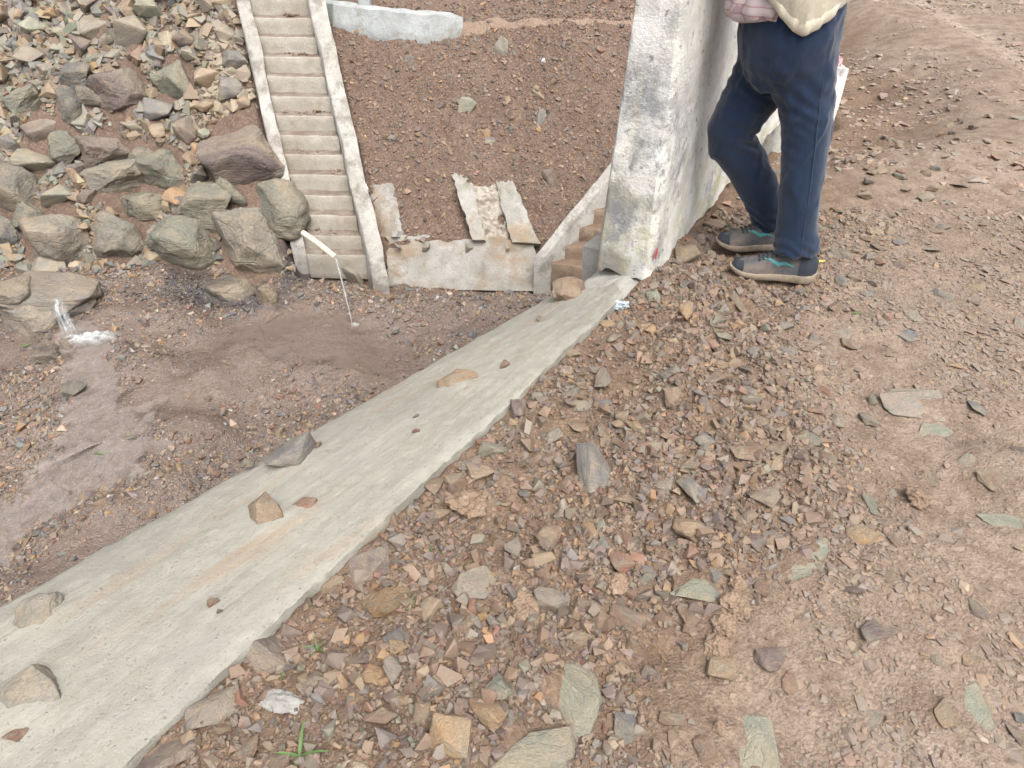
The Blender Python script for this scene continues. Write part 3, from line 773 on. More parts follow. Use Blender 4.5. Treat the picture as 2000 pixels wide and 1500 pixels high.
def on_hill(px, py, lift=.02): 
    p, t = hit(px, py, G0); return p+np.array([0, -lift*.7, lift*.7])
chute = empty('broken_chute', tuple(on_hill(960, 465))); tag(chute, 'broken strips of white concrete chute lying on the brown slope', 'concrete')
child('strip', sheet('strip', on_hill(925, 476, .13), on_hill(950, 476, .13), on_hill(922, 366, .13), on_hill(890, 368, .13), 8, 30, .35, .010, 7, .010), M['toe'], chute)
child('trough', sheet('trough', on_hill(945, 476, .075), on_hill(1004, 478, .075), on_hill(976, 368, .075), on_hill(914, 366, .075), 22, 34, .3, .05, 8, .02), M['stair'], chute)
child('strip', sheet('strip', on_hill(998, 480, .14), on_hill(1054, 484, .14), on_hill(1004, 366, .14), on_hill(968, 364, .14), 12, 30, .35, .014, 9, .014), M['toe'], chute)
frag = link('concrete_fragment', sheet('concrete_fragment', on_hill(892, 366, .04), on_hill(915, 368, .04), on_hill(914, 346, .04), on_hill(884, 344, .04), 10, 10, .08, .02, 12, .02), M['toe'])
tag(frag, 'small white concrete fragment just above the broken chute', 'concrete')
apron = link('concrete_apron', sheet('concrete_apron', on_hill(722, 468, .09), on_hill(780, 468, .09), on_hill(758, 364, .09), on_hill(708, 368, .09), 12, 26, .1, .02, 17, .02), M['toe'])
tag(apron, 'pale stained concrete apron strip beside the long staircase', 'concrete')
def kerb():
    V = []; F_ = []; n = 40
    for i in range(n):
        u = i/(n-1); px = 622+282*u; top = 4+28*u+6*math.sin(u*3); bot = top+36+8*math.sin(u*2.6)
        Y = 8.62-.12*u+.5*max(0, u-.86)
        bot -= 26*max(0, (u-.86)/.14)**1.5; top += 10*max(0, (u-.86)/.14)**1.5
        Y = float(hit(px, bot, G0)[0][1])-.04
        a, b = aty(px, top, Y+.05), aty(px, bot+5, Y); c = aty(px, top-9, Y+.2)
        for q in (b-[0, 0, .1], b, a, c, c-[0, -.05, .4]): V.append(q)
    for i in range(n-1):
        for j in range(4): F_.append((i*5+j, (i+1)*5+j, (i+1)*5+j+1, i*5+j+1))
    F_.append(tuple(reversed(range(5)))); F_.append(tuple((n-1)*5+j for j in range(5)))
    bm = bmesh.new(); vs_ = [bm.verts.new(tuple(map(float, p))) for p in V]
    for f in F_: bm.faces.new([vs_[k] for k in f])
    for i in range(n-1): bm.faces.new([vs_[k] for k in (i*5+4, (i+1)*5+4, (i+1)*5, i*5)])
    bmesh.ops.recalc_face_normals(bm, faces=bm.faces); bmesh.ops.subdivide_edges(bm, edges=bm.edges, cuts=2, use_grid_fill=True)
    for v in bm.verts:
        p = v.co; d = .012; v.co += Vector((0, mnoise.noise(p*7)*d, mnoise.noise(p*6+Vector((3, 1, 2)))*d*1.3))
    return bm_mesh(bm, 'kerb_wall', 50)
kb = link('kerb_wall', kerb(), M['kerb']); tag(kb, 'curved whitewashed concrete kerb at the top of the earth slope', 'kerb')
bx_ = np.linspace(-.75, 2.2, 90); by_ = np.linspace(8.80, 9.05, 9); BX, BY = np.meshgrid(bx_, by_); BY = BY+.04*fbm(BX*2, BY*0, 0, 3, 5); BZ = G(BX.ravel(), BY.ravel())+.02-.05*np.abs((np.repeat(np.linspace(-1, 1, 9), 90)))**3
bi = np.arange(810).reshape(9, 90); bq = np.stack([bi[:-1, :-1], bi[:-1, 1:], bi[1:, 1:], bi[1:, :-1]], -1).reshape(-1, 4)
bp = link('bench_path', npmesh('bench_path', np.stack([BX.ravel(), BY.ravel(), BZ], 1), bq, True), soil_mat('trodden_soil', S(138, 119, 104), S(148, 129, 114), S(118, 99, 86), fine=.6)); tag(bp, 'pale trodden ledge running along the top of the brown slope', kind='structure')
pp = aty(712, 6, 8.9)
post = link('marker_post', rough_block('marker_post', [(pp[0]-.07, pp[1]-.07, pp[2]-.3), (pp[0]+.07, pp[1]-.07, pp[2]-.3), (pp[0]+.07, pp[1]+.07, pp[2]-.3), (pp[0]-.07, pp[1]+.07, pp[2]-.3),
     (pp[0]-.06, pp[1]-.06, pp[2]+.6), (pp[0]+.06, pp[1]-.06, pp[2]+.6), (pp[0]+.06, pp[1]+.06, pp[2]+.6), (pp[0]-.06, pp[1]+.06, pp[2]+.6)], .004, 6), M['kerb'])
tag(post, 'white concrete post standing behind the curved kerb', 'post')

# ------------------------------------------------------------------ boulders at the foot of the rubble slope
CW = {'purple': 'purple-grey', 'brown': 'brown', 'ochre': 'ochre', 'green': 'green-grey', 'slate': 'slate grey', 'red': 'reddish', 'tan': 'tan', 'grey': 'grey',
      'cream': 'cream', 'dark': 'dark', 'blue': 'blue-grey', 'cement': 'cement grey', 'lgreen': 'pale green'}
def boulder(px, py, w, h, cn, label, k, rz=None, deep=.8, sink=.36, shapes=BOULD, tilt=None, fn=G0, name='boulder', wet=False):
    base = py+h*.32; cn = 'grey' if cn == 'tan' else cn
    p, t = hit(px, base, fn); m = t/FPX
    sx = w*m*1.08; sz = h*m*1.22; sy = sx*deep
    p = p + np.array([0, sy*.30, 0]); p[2] = float(fn(p[0:1], p[1:2])[0])*.5 + p[2]*.5
    me = shapes[k % len(shapes)]
    if wet:
        me = me.copy(); me.materials.clear(); me.materials.append(M['wetrock'])
    r = random.uniform(-.4, .4)+(math.pi if k % 2 else 0) if rz is None else rz
    o = put_rock(name, me, p, (sx, sy, sz), r, tilt or (random.uniform(-.15, .15), random.uniform(-.15, .15)), (np.array(PAL[cn])*(.9 if cn in ('purple', 'blue', 'dark', 'slate') else .65)+np.array(S(122, 122, 112))*(.1 if cn in ('purple', 'blue', 'dark', 'slate') else .35))*random.uniform(.88, 1.1), sink, label=label, cat='boulder', group='boulders at the foot of the rubble slope')
    USED.append((p[0], p[1], sx*.5)); return o
BL = [(103, 484, 132, 90, 'tan', 'broad tan-grey boulder in the boulder row, third from the left frame edge'), (235, 474, 105, 95, 'grey', 'round grey-brown boulder between the tan and the green-grey boulders'),
      (355, 492, 125, 85, 'green', 'green-grey boulder above the dark wet seep'), (490, 484, 135, 125, 'tan', 'largest rounded boulder of the row, left of the water pipe'),
      (540, 418, 122, 92, 'green', 'rounded green-grey boulder resting against the staircase foot above the pipe'), (450, 380, 62, 58, 'lgreen', 'small pale boulder below the purple flat rock'),
      (405, 420, 108, 74, 'green', 'boulder with ochre stain behind the boulder row'), (470, 324, 168, 100, 'purple', 'big flat purple-brown rock slab leaning beside the staircase'),
      (285, 410, 90, 44, 'green', 'low mottled green rock half buried behind the boulder row'), (225, 363, 122, 62, 'grey', 'pale grey angular rock with a ridge, mid slope'),
      (325, 347, 92, 58, 'green', 'green-grey rounded rock mid slope left of the purple slab'), (280, 320, 68, 42, 'slate', 'small slate rock above the green-grey rounded rock'),
      (205, 307, 92, 54, 'purple', 'purple-grey pointed rock mid slope'), (120, 300, 88, 48, 'green', 'green rock with ochre side mid slope'),
      (112, 392, 62, 36, 'green', 'small smooth green rock lying on the rubble'), (62, 438, 78, 62, 'green', 'green-grey boulder second from the left frame edge'),
      (25, 388, 100, 84, 'tan', 'large tan boulder cut by the left frame edge'), (238, 186, 108, 74, 'purple', 'largest purple-grey rock high on the rubble slope'),
      (130, 212, 64, 62, 'slate', 'slate-blue angular rock high on the slope'), (178, 198, 58, 48, 'grey', 'brown-grey rock beside the slate-blue angular rock'),
      (150, 162, 62, 50, 'slate', 'dark slate rock just above the slate-blue angular rock'), (345, 166, 86, 68, 'lgreen', 'pale green mottled rock near the pebbly patch'),
      (260, 72, 64, 62, 'tan', 'upright tan rock slab near the top of the rubble'), (45, 205, 70, 46, 'lgreen', 'pale lichen-grey rock by the left frame edge'),
      (72, 262, 70, 36, 'purple', 'flat purple-grey rock by the left frame edge'), (310, 222, 62, 40, 'slate', 'dark slate rock below the largest purple-grey rock'),
      (180, 65, 70, 40, 'grey', 'grey wedge rock near the top of the rubble slope'), (320, 80, 48, 28, 'cream', 'pale flat rock near the top of the rubble slope'),
      (65, 330, 90, 40, 'green', 'long green rock left of the mid slope rocks'), (15, 460, 60, 70, 'slate', 'dark grey boulder at the left frame edge in the row')]
for k, (x, y, w, h, cn, lab) in enumerate(BL):
    boulder(x, y, w, h, cn, lab, k, shapes=(BOULD if h > 40 and k not in (22, 27) else SLABS), deep=.75)
boulder(450, 573, 105, 44, 'dark', 'dark wet blue-grey boulder half buried at the stream edge', 3, wet=True, sink=.45)
boulder(520, 580, 42, 48, 'brown', 'small brown boulder right of the dark wet boulder', 4, sink=.4)
boulder(683, 538, 64, 40, 'grey', 'grey-brown flat rock at the foot of the long staircase', 5, shapes=SLABS, sink=.35)
boulder(142, 766, 52, 26, 'slate', 'dark grey stone alone in the gravel below the waterfall', 6, sink=.35)
boulder(92, 695, 60, 30, 'dark', 'dark wet stone beside the waterfall splash', 7, wet=True)
boulder(135, 680, 44, 28, 'brown', 'brown wet stone under the waterfall', 2, wet=True)
def wet_block(p, size, me, cn, label, rz=0, tilt=(0, 0)):
    me = me.copy(); me.materials.clear(); me.materials.append(M['wetrock'])
    o = put_rock('boulder', me, p, size, rz, tilt, np.array(PAL[cn])*.85, .5, label=label, cat='boulder', group='boulders at the foot of the rubble slope'); USED.append((p[0], p[1], size[0]*.45))
wet_block(aty(100, 570, 6.0), (.86, .62, .22), SLABS[5], 'grey', 'flat topped grey-tan ledge rock that the little waterfall runs over', .1, (.06, .10))
wet_block(aty(58, 628, 5.74), (.60, .48, .40), BOULD[4], 'grey', 'large rounded rock under the ledge left of the waterfall', .3)
wet_block(aty(30, 575, 5.9), (.5, .5, .30), BOULD[9], 'grey', 'wet grey rock at the left frame edge carrying the ledge', .8)
wet_block(aty(160, 612, 5.93), (.34, .3, .26), BOULD[6], 'dark', 'dark wet rock face behind the little waterfall', .2)
boulder(85, 525, 70, 34, 'tan', 'pale angular stone behind the ledge rock', 8, shapes=STONES, sink=.3)

# ------------------------------------------------------------------ rubble on the left slope
def scatter(n, xr, yr, accept):
    x = rng.uniform(*xr, n); y = rng.uniform(*yr, n); k = accept(x, y); return x[k], y[k]
def clear(x, y, r):
    ok = np.ones(len(x), bool)
    for (ux, uy, ur) in USED: ok &= (x-ux)**2+(y-uy)**2 > (ur+r)**2
    return ok
NR = 255
ORD = ['nearest', 'second nearest', 'third nearest', 'fourth nearest', 'fifth nearest', 'sixth nearest', 'seventh nearest', 'eighth nearest', 'ninth nearest', 'tenth nearest']+[f'{w_} nearest' for w_ in ('eleventh', 'twelfth', 'thirteenth', 'fourteenth', 'fifteenth', 'sixteenth', 'seventeenth', 'eighteenth', 'nineteenth', 'twentieth')]
def pix(p):
    u = p[2]-CAM_H; dep = p[1]*CC-u*SS; return np.array([1000+FPX*p[0]/dep, 750-FPX*(p[1]*SS+u*CC)/dep])
def name_by_landmark(items, marks, noun):
    """items: (object, colour word); each gets a label by the landmark next to it, the side it lies on and its rank there"""
    by = {}
    for o, cw in items:
        q = pix(np.array(o.location)); ds = [(np.hypot(q[0]-mx, q[1]-my), k) for k, (mx, my, _) in enumerate(marks)]; d, k = min(ds)
        dx, dy = q[0]-marks[k][0], q[1]-marks[k][1]
        side = ('to the right of' if dx > 0 else 'to the left of') if abs(dx) > abs(dy) else ('below' if dy > 0 else 'above')
        by.setdefault((cw, side, k), []).append((d, o))
    for (cw, side, k), v in by.items():
        v.sort(key=lambda e: e[0])
        for r, (d, o) in enumerate(v): o['label'] = f"{(ORD[min(r, 19)]+' ') if len(v) > 1 else ''}{cw} {noun} {side} the {marks[k][2]}"

x, y = scatter(9000, (-9, -2.2), (7.1, 10.4), lambda x, y: (x < stair_x(y)-.55) & in_view(x, y, G0(x, y), 30))
sz = np.clip(np.exp(rng.normal(-2.05, .40, len(x))), .09, .34); order = np.argsort(-sz)
taken = []
NAMES_R = ['purple', 'brown', 'tan', 'green', 'slate', 'grey', 'ochre', 'lgreen']
for i in order:
    if len(taken) >= NR: break
    px_, py_, s_ = x[i], y[i], sz[i]
    if any((px_-a)**2+(py_-b)**2 < (.42*(s_+c))**2 for a, b, c in taken): continue
    if any((px_-a)**2+(py_-b)**2 < (.75*c+.3*s_)**2 for a, b, c in USED): continue
    taken.append((px_, py_, s_))
RUB = []
for (a, b, s_) in taken:
    cn = random.choices(NAMES_R, (3, 3, 5, 2, 2, 4, 1, 2))[0]; zz = float(G0(np.array([a]), np.array([b]))[0])
    up = 'upper' if zz > -1.2 else 'lower'
    side = 'beside the staircase' if a > stair_x(b)-1.2 else ('towards the left frame edge' if a < -4.6 else 'in the middle')
    o = put_rock('rubble_rock', random.choice(STONES+SLABS[:4]), (a, b, zz), (s_*random.uniform(.9, 1.3), s_*random.uniform(.7, 1.0), s_*random.uniform(.55, .9)), random.uniform(0, 6.28),
                 (random.uniform(.1, .9), random.uniform(-.3, .3)), np.array(PAL[cn])*random.uniform(.9, 1.15), .22,
                 label='x', cat='rock', group='rubble rocks on the left slope'); RUB.append((o, CW[cn]))
name_by_landmark(RUB, [(103, 484, 'broad tan-grey boulder'), (235, 474, 'round grey-brown boulder'), (470, 324, 'big flat purple-brown rock'), (225, 363, 'pale ridged rock'), (205, 307, 'purple-grey pointed rock'), (62, 438, 'second boulder from the left edge'),
    (25, 388, 'large tan boulder at the left edge'), (238, 186, 'largest purple-grey rock'), (130, 212, 'slate-blue angular rock'), (345, 166, 'pale green mottled rock'), (260, 72, 'upright tan rock slab'), (45, 205, 'lichen-grey rock'), (180, 65, 'grey wedge rock'), (320, 80, 'pale flat rock near the top'), (405, 420, 'ochre stained boulder'), (470, 60, 'top of the staircase wall'), (20, 20, 'top left corner'), (330, 5, 'top edge of the rubble')], 'rubble rock')
def pale_patch(x, y): return np.exp(-((x-stair_x(y)+.75)/.35)**2-((y-8.3)/.5)**2)
x, y = scatter(28000, (-8.5, -2.2), (6.75, 10.3), lambda x, y: (x < stair_x(y)-.5) & in_view(x, y, G0(x, y), 20) & clear(x, y, -.05))
x, y = x[:15000], y[:15000]; n = len(x)
size = np.clip(np.exp(rng.normal(-2.95, .58, n)), .015, .18); col = palette(n, {'purple': 2, 'brown': 3, 'tan': 4, 'grey': 5, 'green': 2, 'slate': 3, 'ochre': .5, 'red': .15})*np.array([.86, .93, .93])
pp_ = pale_patch(x, y)[:, None]*.7; col = col*(1-pp_)+np.array(PAL['cream'])*.85*pp_
pebbles('rubble', x, y, G, size, col, rng.uniform(.45, .9, n), .3, .5, M['pebble'], 'small broken stone filling the gaps of the left rubble slope')

# ------------------------------------------------------------------ stones on the brown slope
HS = [(978, 95, 26, 38, 'slate', 'upright slate stone high on the brown slope below the bench'), (1056, 238, 22, 40, 'slate', 'upright slate flake on the right of the brown slope'), (1078, 232, 18, 26, 'purple', 'dark flake beside the upright slate flake'),
      (1052, 186, 26, 16, 'tan', 'small tan stone on the right of the brown slope'), (948, 263, 18, 16, 'ochre', 'orange stone in the middle of the brown slope'), (912, 212, 34, 34, 'lgreen', 'pale bare rock patch in the brown slope'),
      (765, 270, 18, 12, 'blue', 'small blue-grey stone on the left of the brown slope'), (955, 275, 22, 12, 'slate', 'slate stone just under the orange stone'), (1175, 98, 18, 14, 'red', 'reddish stone beside the parapet edge on the brown slope'),
      (1125, 332, 14, 18, 'brown', 'brown flake near the short staircase side wall'), (1070, 345, 22, 26, 'purple', 'dark stone above the short staircase'), (800, 118, 20, 16, 'slate', 'dark stone near the kerb on the brown slope'), (1160, 385, 22, 18, 'dark', 'dark stone by the top of the short staircase wall')]
for k, (x_, y_, w, h, cn, lab) in enumerate(HS):
    p, t = hit(x_, y_, G0); m = t/FPX
    put_rock('hillside_stone', (STONES+SLABS)[(k*5+3) % 30], p, (w*m*1.15, w*m*.6, h*m*1.3), random.uniform(-.3, .3), (-.4, 0), np.array(PAL[cn])*.95, .5, label=lab, cat='stone', group='stones in the brown slope')
p, t = hit(1062, 121, G0)
lit = put_rock('litter_scrap', CLODS[1].copy(), p, (.05, .03, .05), 0, (0, 0), (.8, .8, .8), .2, label='white scrap of litter on the brown slope', cat='litter')
lit.data.materials.clear(); M['white'] = plain_mat('white_plastic', S(225, 225, 222), .5); lit.data.materials.append(M['white'])
x, y = scatter(42000, (-2.4, 1.9), (6.95, 11.5), lambda x, y: (x > stair_x(y)+.52) & in_view(x, y, G0(x, y), 20) & ~((((x-SP0[0])*.577-(y-SP0[1])*.816) > -.05) & (x > .3)))
x, y = x[:17000], y[:17000]; n = len(x)
size = np.clip(np.exp(rng.normal(-3.95, .5, n)), .009, .075); col = palette(n, {'purple': 3, 'brown': 6, 'tan': 2, 'slate': 1, 'red': 1, 'ochre': .5, 'dark': 2})*.86
pebbles('hillside_gravel', x, y, G, size, col, rng.uniform(.4, .8, n), .32, .4, M['pebble'], 'fine brown gravel lying all over the brown slope')

dy_ = np.array([6.98+RUN*(k+f) for k, o, f in DEB]); do_ = np.clip(np.array([o for k, o, f in DEB]), -.29, .29); dx_ = stair_x(dy_)+do_
pebbles('step_debris', dx_, dy_, step_top, np.clip(np.exp(rng.normal(-3.7, .4, len(dx_))), .012, .05), palette(len(dx_), {'purple': 2, 'brown': 5, 'dark': 2, 'red': 1}), rng.uniform(.4, .8, len(dx_)), .1, .4, M['pebble'], 'crumbs of brown stone lying on the staircase treads', slope=False)
# ------------------------------------------------------------------ gravel in the gully bed
STREAM = np.array([atz(px, py, -2.5)[:2] for px, py in ((150, 672), (195, 730), (205, 800), (195, 860), (250, 905), (170, 970), (60, 1030), (-120, 1110))])
PUD = np.array([atz(px, py, -2.5)[:2] for px, py in ((700, 642), (590, 655), (500, 668), (640, 700), (820, 690))])
def pdist(x, y, L):
    best = np.full(np.shape(x), 1e9)
    for a, b in zip(L[:-1], L[1:]):
        d = b-a; t = np.clip(((x-a[0])*d[0]+(y-a[1])*d[1])/(d@d), 0, 1); best = np.minimum(best, np.hypot(x-a[0]-t*d[0], y-a[1]-t*d[1]))
    return best
def bed_density(x, y):
    d = .32+.8*fbm(x*1.1, y*1.1, 3, 4, 131)
    d = d + .2*sst(4.6, 3.2, y) - .8*np.exp(-(pdist(x, y, PUD)/.55)**2) - .3*np.exp(-(pdist(x, y, STREAM)/.12)**2) + .35*sst(-2.5, -3.4, x)
    d = d + .7*sst(5.8, 6.2, y)
    return np.clip(d, .06, 1)
x, y = scatter(90000, (-6.2, 1.0), (2.2, 6.9), lambda x, y: in_view(x, y, G0(x, y), 20) & (sdist(x, y) < -.45) & (rng.uniform(0, 1, len(x)) < bed_density(x, y)) & clear(x, y, -.08))
x, y = x[:30000], y[:30000]; n = len(x)
size = np.clip(np.exp(rng.normal(-4.0, .55, n)), .008, .085); col = palette(n, {'purple': 3, 'brown': 5, 'tan': 3, 'slate': 3, 'grey': 2, 'blue': 1.2, 'ochre': 2, 'red': 1, 'dark': 2, 'cream': .2})*np.array([.78, .80, .82])
seep = seep_mask(x, y); col = col*(1-np.clip(seep, 0, 1)[:, None]*np.array([.66, .62, .55]))
pebbles('bed_gravel', x, y, G, size, col, rng.uniform(.4, .8, n), .3, .3, M['wetpebble'], 'wet rounded gravel washed along the gully bed')

# ------------------------------------------------------------------ foreground stones, one by one
ST = [(507, 1270, 104, 88, 'purple', 'big flat purple-brown stone jammed against the slab edge', 1, .32), (421, 1375, 95, 92, 'grey', 'grey-brown block against the slab edge below the big purple stone', 0, .4),
      (308, 1468, 112, 84, 'purple', 'purple-brown stone at the bottom frame edge touching the slab', 0, .4), (697, 1090, 74, 82, 'purple', 'dark purple flat stone leaning on the slab edge', 1, .22),
      (745, 1093, 38, 58, 'purple', 'narrow purple stone right of the dark purple flat stone', 0, .3), (750, 1174, 104, 58, 'ochre', 'smooth ochre-brown oblong stone', 2, .35), (843, 1189, 44, 58, 'tan', 'tan rounded stone right of the ochre oblong stone', 0, .5),
      (925, 1134, 86, 76, 'grey', 'grey-brown square slab in the middle of the gravel', 1, .3), (1116, 1336, 108, 150, 'lgreen', 'large green-grey slab lying in the foreground gravel', 1, .2), (965, 1340, 88, 56, 'green', 'green-grey wedge stone left of the large slab', 1, .3),
      (957, 1390, 74, 76, 'ochre', 'ochre and purple patched stone touching the green wedge', 0, .5), (880, 1428, 78, 96, 'ochre', 'rusty ochre and purple stone at the bottom of the frame', 0, .5), (1042, 1462, 180, 84, 'green', 'big dark green slab cut by the bottom frame edge', 1, .3),
      (1152, 908, 72, 104, 'slate', 'grey slate wedge standing in the gravel', 1, .35), (1075, 1050, 52, 58, 'brown', 'brown wedge stone with a greenish foot', 0, .5),
      (1350, 1027, 74, 62, 'tan', 'tan wedge stone with a dark gap under it', 0, .5), (1490, 971, 60, 50, 'purple', 'purple-blue stone right of the tan wedge', 0, .4),
      (1360, 1142, 112, 62, 'lgreen', 'green-grey stone with a bluish white patch', 1, .2), (1562, 1110, 108, 30, 'lgreen', 'long thin green flake flush with the ground', 1, .12), (1720, 1230, 78, 52, 'purple', 'purple-brown slab with a shadowed lower edge on the road', 1, .3),
      (1512, 1286, 72, 46, 'purple', 'purple-brown stone beside the dry clods', 1, .35), (1468, 1448, 100, 120, 'lgreen', 'triangular green-grey slab near the bottom right', 1, .08), (1795, 786, 145, 52, 'grey', 'broad flat grey stone flush in the road surface', 1, .05),
      (1830, 842, 70, 26, 'lgreen', 'greenish flat stone below the broad flat road stone', 1, .05), (1968, 1020, 90, 32, 'lgreen', 'greenish grey flat stone at the right frame edge', 1, .06), (940, 925, 56, 40, 'tan', 'tan stone beside the slab, topmost of the pile', 0, .5),
      (920, 905, 52, 40, 'purple', 'purple stone behind the tan stone by the slab', 0, .5), (850, 950, 36, 46, 'brown', 'brown stone wedged at the slab edge left of the clod', 0, .5), (890, 936, 42, 32, 'brown', 'brown stone between the slab and the tan stone', 0, .5), (998, 793, 30, 58, 'purple', 'dark upright shard at the slab edge', 0, .9),
      (1135, 790, 38, 24, 'grey', 'flat grey stone upslope of the slate wedge', 1, .2), (1180, 790, 32, 24, 'blue', 'blue-grey stone right of the flat grey stone upslope', 1, .3), (980, 1066, 40, 36, 'brown', 'brown pointed stone below the clod', 0, .5),
      (1176, 1062, 42, 46, 'blue', 'blue-grey flat stone right of the brown wedge', 1, .2), (617, 1330, 62, 56, 'purple', 'squarish purple-brown stone left of the ochre pebbles', 0, .35), (730, 1314, 46, 36, 'ochre', 'ochre stone with a grey top', 0, .4),
      (745, 1394, 66, 46, 'brown', 'brown ridge stone near the bottom frame edge', 0, .5), (825, 1390, 36, 42, 'brown', 'brown stone left of the rusty ochre stone', 0, .5), (482, 1466, 42, 56, 'brown', 'brown stone at the bottom left gravel', 0, .4), (690, 1497, 66, 30, 'cream', 'cream stone cut by the bottom frame edge', 0, .4),
      (1457, 882, 58, 40, 'brown', 'brown stone above the purple-blue stone', 0, .35), (1376, 790, 24, 40, 'purple', 'narrow purple shard on the bank', 0, .6), (1648, 652, 40, 18, 'grey', 'pale flat stone on the road', 1, .1), (1772, 650, 44, 24, 'blue', 'blue-grey flat stone on the road', 1, .12),
      (1940, 935, 52, 36, 'brown', 'brown stone near the right frame edge', 1, .2), (1842, 1386, 38, 58, 'tan', 'tan stone on the road at lower right', 0, .3), (632, 1140, 42, 30, 'tan', 'tan stone at the slab edge left of the ochre stone', 0, .5), (778, 1267, 36, 34, 'ochre', 'ochre-tan stone below the slate pebble', 0, .5),
      (772, 1240, 46, 40, 'slate', 'slate pebble above the ochre-tan stone', 0, .4), (690, 1268, 34, 18, 'red', 'red stone amid the pebbles by the slab', 0, .4), (708, 1238, 28, 26, 'red', 'small brick red stone above the other red stone', 0, .5), (550, 1212, 28, 20, 'red', 'reddish stone where the slab edge breaks', 0, .5),
      (555, 1367, 74, 52, 'cement', 'crumbly cement grey lump by the slab', 3, .5), (1990, 1402, 20, 20, 'blue', 'small round blue pebble at the right frame edge', 0, .6), (1250, 1165, 46, 22, 'dark', 'dark green stone left of the bluish white patched stone', 0, .4),
      (1340, 496, 42, 40, 'brown', 'brown stone at the foot of the parapet, nearest the dark gap', 0, .6), (1395, 438, 44, 28, 'brown', 'brown stone at the parapet foot below the bent knee', 0, .6), (1366, 470, 22, 36, 'purple', 'upright dark stone at the parapet foot', 0, .9), (1418, 470, 36, 20, 'tan', 'tan stone just left of the farther shoe', 0, .5),
      (1276, 582, 26, 30, 'lgreen', 'mossy yellow-green stone under the parapet corner', 0, .7), (1350, 601, 40, 24, 'purple', 'purple stone below the parapet corner', 0, .4), (1448, 592, 22, 50, 'brown', 'narrow flat stone below the nearer shoe', 1, .15), (1185, 632, 32, 22, 'ochre', 'ochre stone where the mortar bed meets the gravel', 0, .5),
      (1108, 690, 30, 18, 'tan', 'tan stone at the far slab edge', 0, .5), (1060, 740, 26, 18, 'purple', 'purple stone at the far slab edge', 0, .5), (1400, 1120, 46, 40, 'slate', 'slate flake under the bluish white patch', 1, .3), (1475, 1055, 46, 44, 'purple', 'purple slab stone beside the dark hole', 1, .3), (1590, 1065, 62, 40, 'lgreen', 'pale flush stone right of the dark hole', 1, .08),
      (1900, 1370, 60, 70, 'lgreen', 'pale green flush slab in the right foreground road', 1, .05), (1830, 1270, 46, 40, 'purple', 'purple-grey flush stone on the right road', 1, .06), (1690, 1395, 60, 44, 'grey', 'grey flush stone near the lower right', 1, .05), (1540, 1330, 34, 40, 'red', 'pinkish stone below the purple-brown stone', 1, .2),
      (1140, 1250, 54, 36, 'brown', 'brown stone above the large green slab', 0, .4), (1020, 1230, 30, 24, 'grey', 'grey stone right of the crumbly soil', 0, .4), (930, 1290, 34, 26, 'purple', 'purple stone above the green wedge', 0, .4), (1220, 1420, 40, 54, 'slate', 'slate stone right of the big dark green slab', 0, .4), (1270, 1310, 36, 30, 'purple', 'purple stone right of the large slab', 0, .4), (1310, 1400, 44, 30, 'brown', 'brown stone at the lower centre right', 0, .4)]
for k, (px, py, w, h, cn, lab, kind, zr) in enumerate(ST):
    p, t = hit(px, py+h*.10, N0); m = t/FPX
    dip = math.asin(min(1, (CAM_H-p[2])/max(np.linalg.norm(p-np.array([0, 0, CAM_H])), .1)))
    sx = w*m; sz = min(w, h)*m*zr*.9; sy = max((h*m - sz*math.cos(dip))/max(math.sin(dip), .3), .45*h*m)
    if sdist(p[0:1], p[1:2])[0] < sx*.35:
        p[0] += .02
    pool = (STONES, SLABS, BOULD, CLODS)[kind]
    me = pool[(k*7+3) % len(pool)]
    if kind == 3: me = me.copy(); me.materials.clear(); me.materials.append(M['cement'])
    put_rock('stone', me, p, (sx*1.08, sy*1.08, sz*1.25), random.choice((0, math.pi))+random.uniform(-.25, .25), (random.uniform(-.12, .12), random.uniform(-.12, .12)), np.array(PAL[cn])*random.uniform(.95, 1.1), .30 if zr > .15 else .55, label=lab, cat='stone', group='loose stones in the foreground gravel')
    USED.append((p[0], p[1], max(sx, sy)*.45))
for k, (px, py, w, h, lab) in enumerate([(910, 982, 86, 72, 'large brown earth clod beside the slab'), (1412, 1218, 44, 40, 'dry pale earth clod beside the purple-brown stone'), (1432, 1185, 52, 50, 'largest of the dry pale earth clods'), (1440, 1140, 30, 34, 'topmost of the dry pale earth clods'),
                                       (1790, 972, 52, 46, 'brown earth clod on the road at right'), (1205, 1140, 46, 44, 'round earth clod left of the patched stone'), (1020, 1185, 60, 40, 'crumbly earth clod in the middle gravel'), (1400, 1260, 46, 30, 'low crumbly earth clod below the pale clods'), (1405, 1420, 26, 28, 'small pale clod near the bottom frame edge')]):
    p, t = hit(px, py+4, N0); m = t/FPX
    o = put_rock('earth_clod', CLODS[k % 4], p, (w*m*1.05, w*m, h*m*.85), k*1.3, (0, 0), (.3, .2, .1), .32, label=lab, cat='clod', group='earth clods in the gravel'); USED.append((p[0], p[1], w*m*.45))
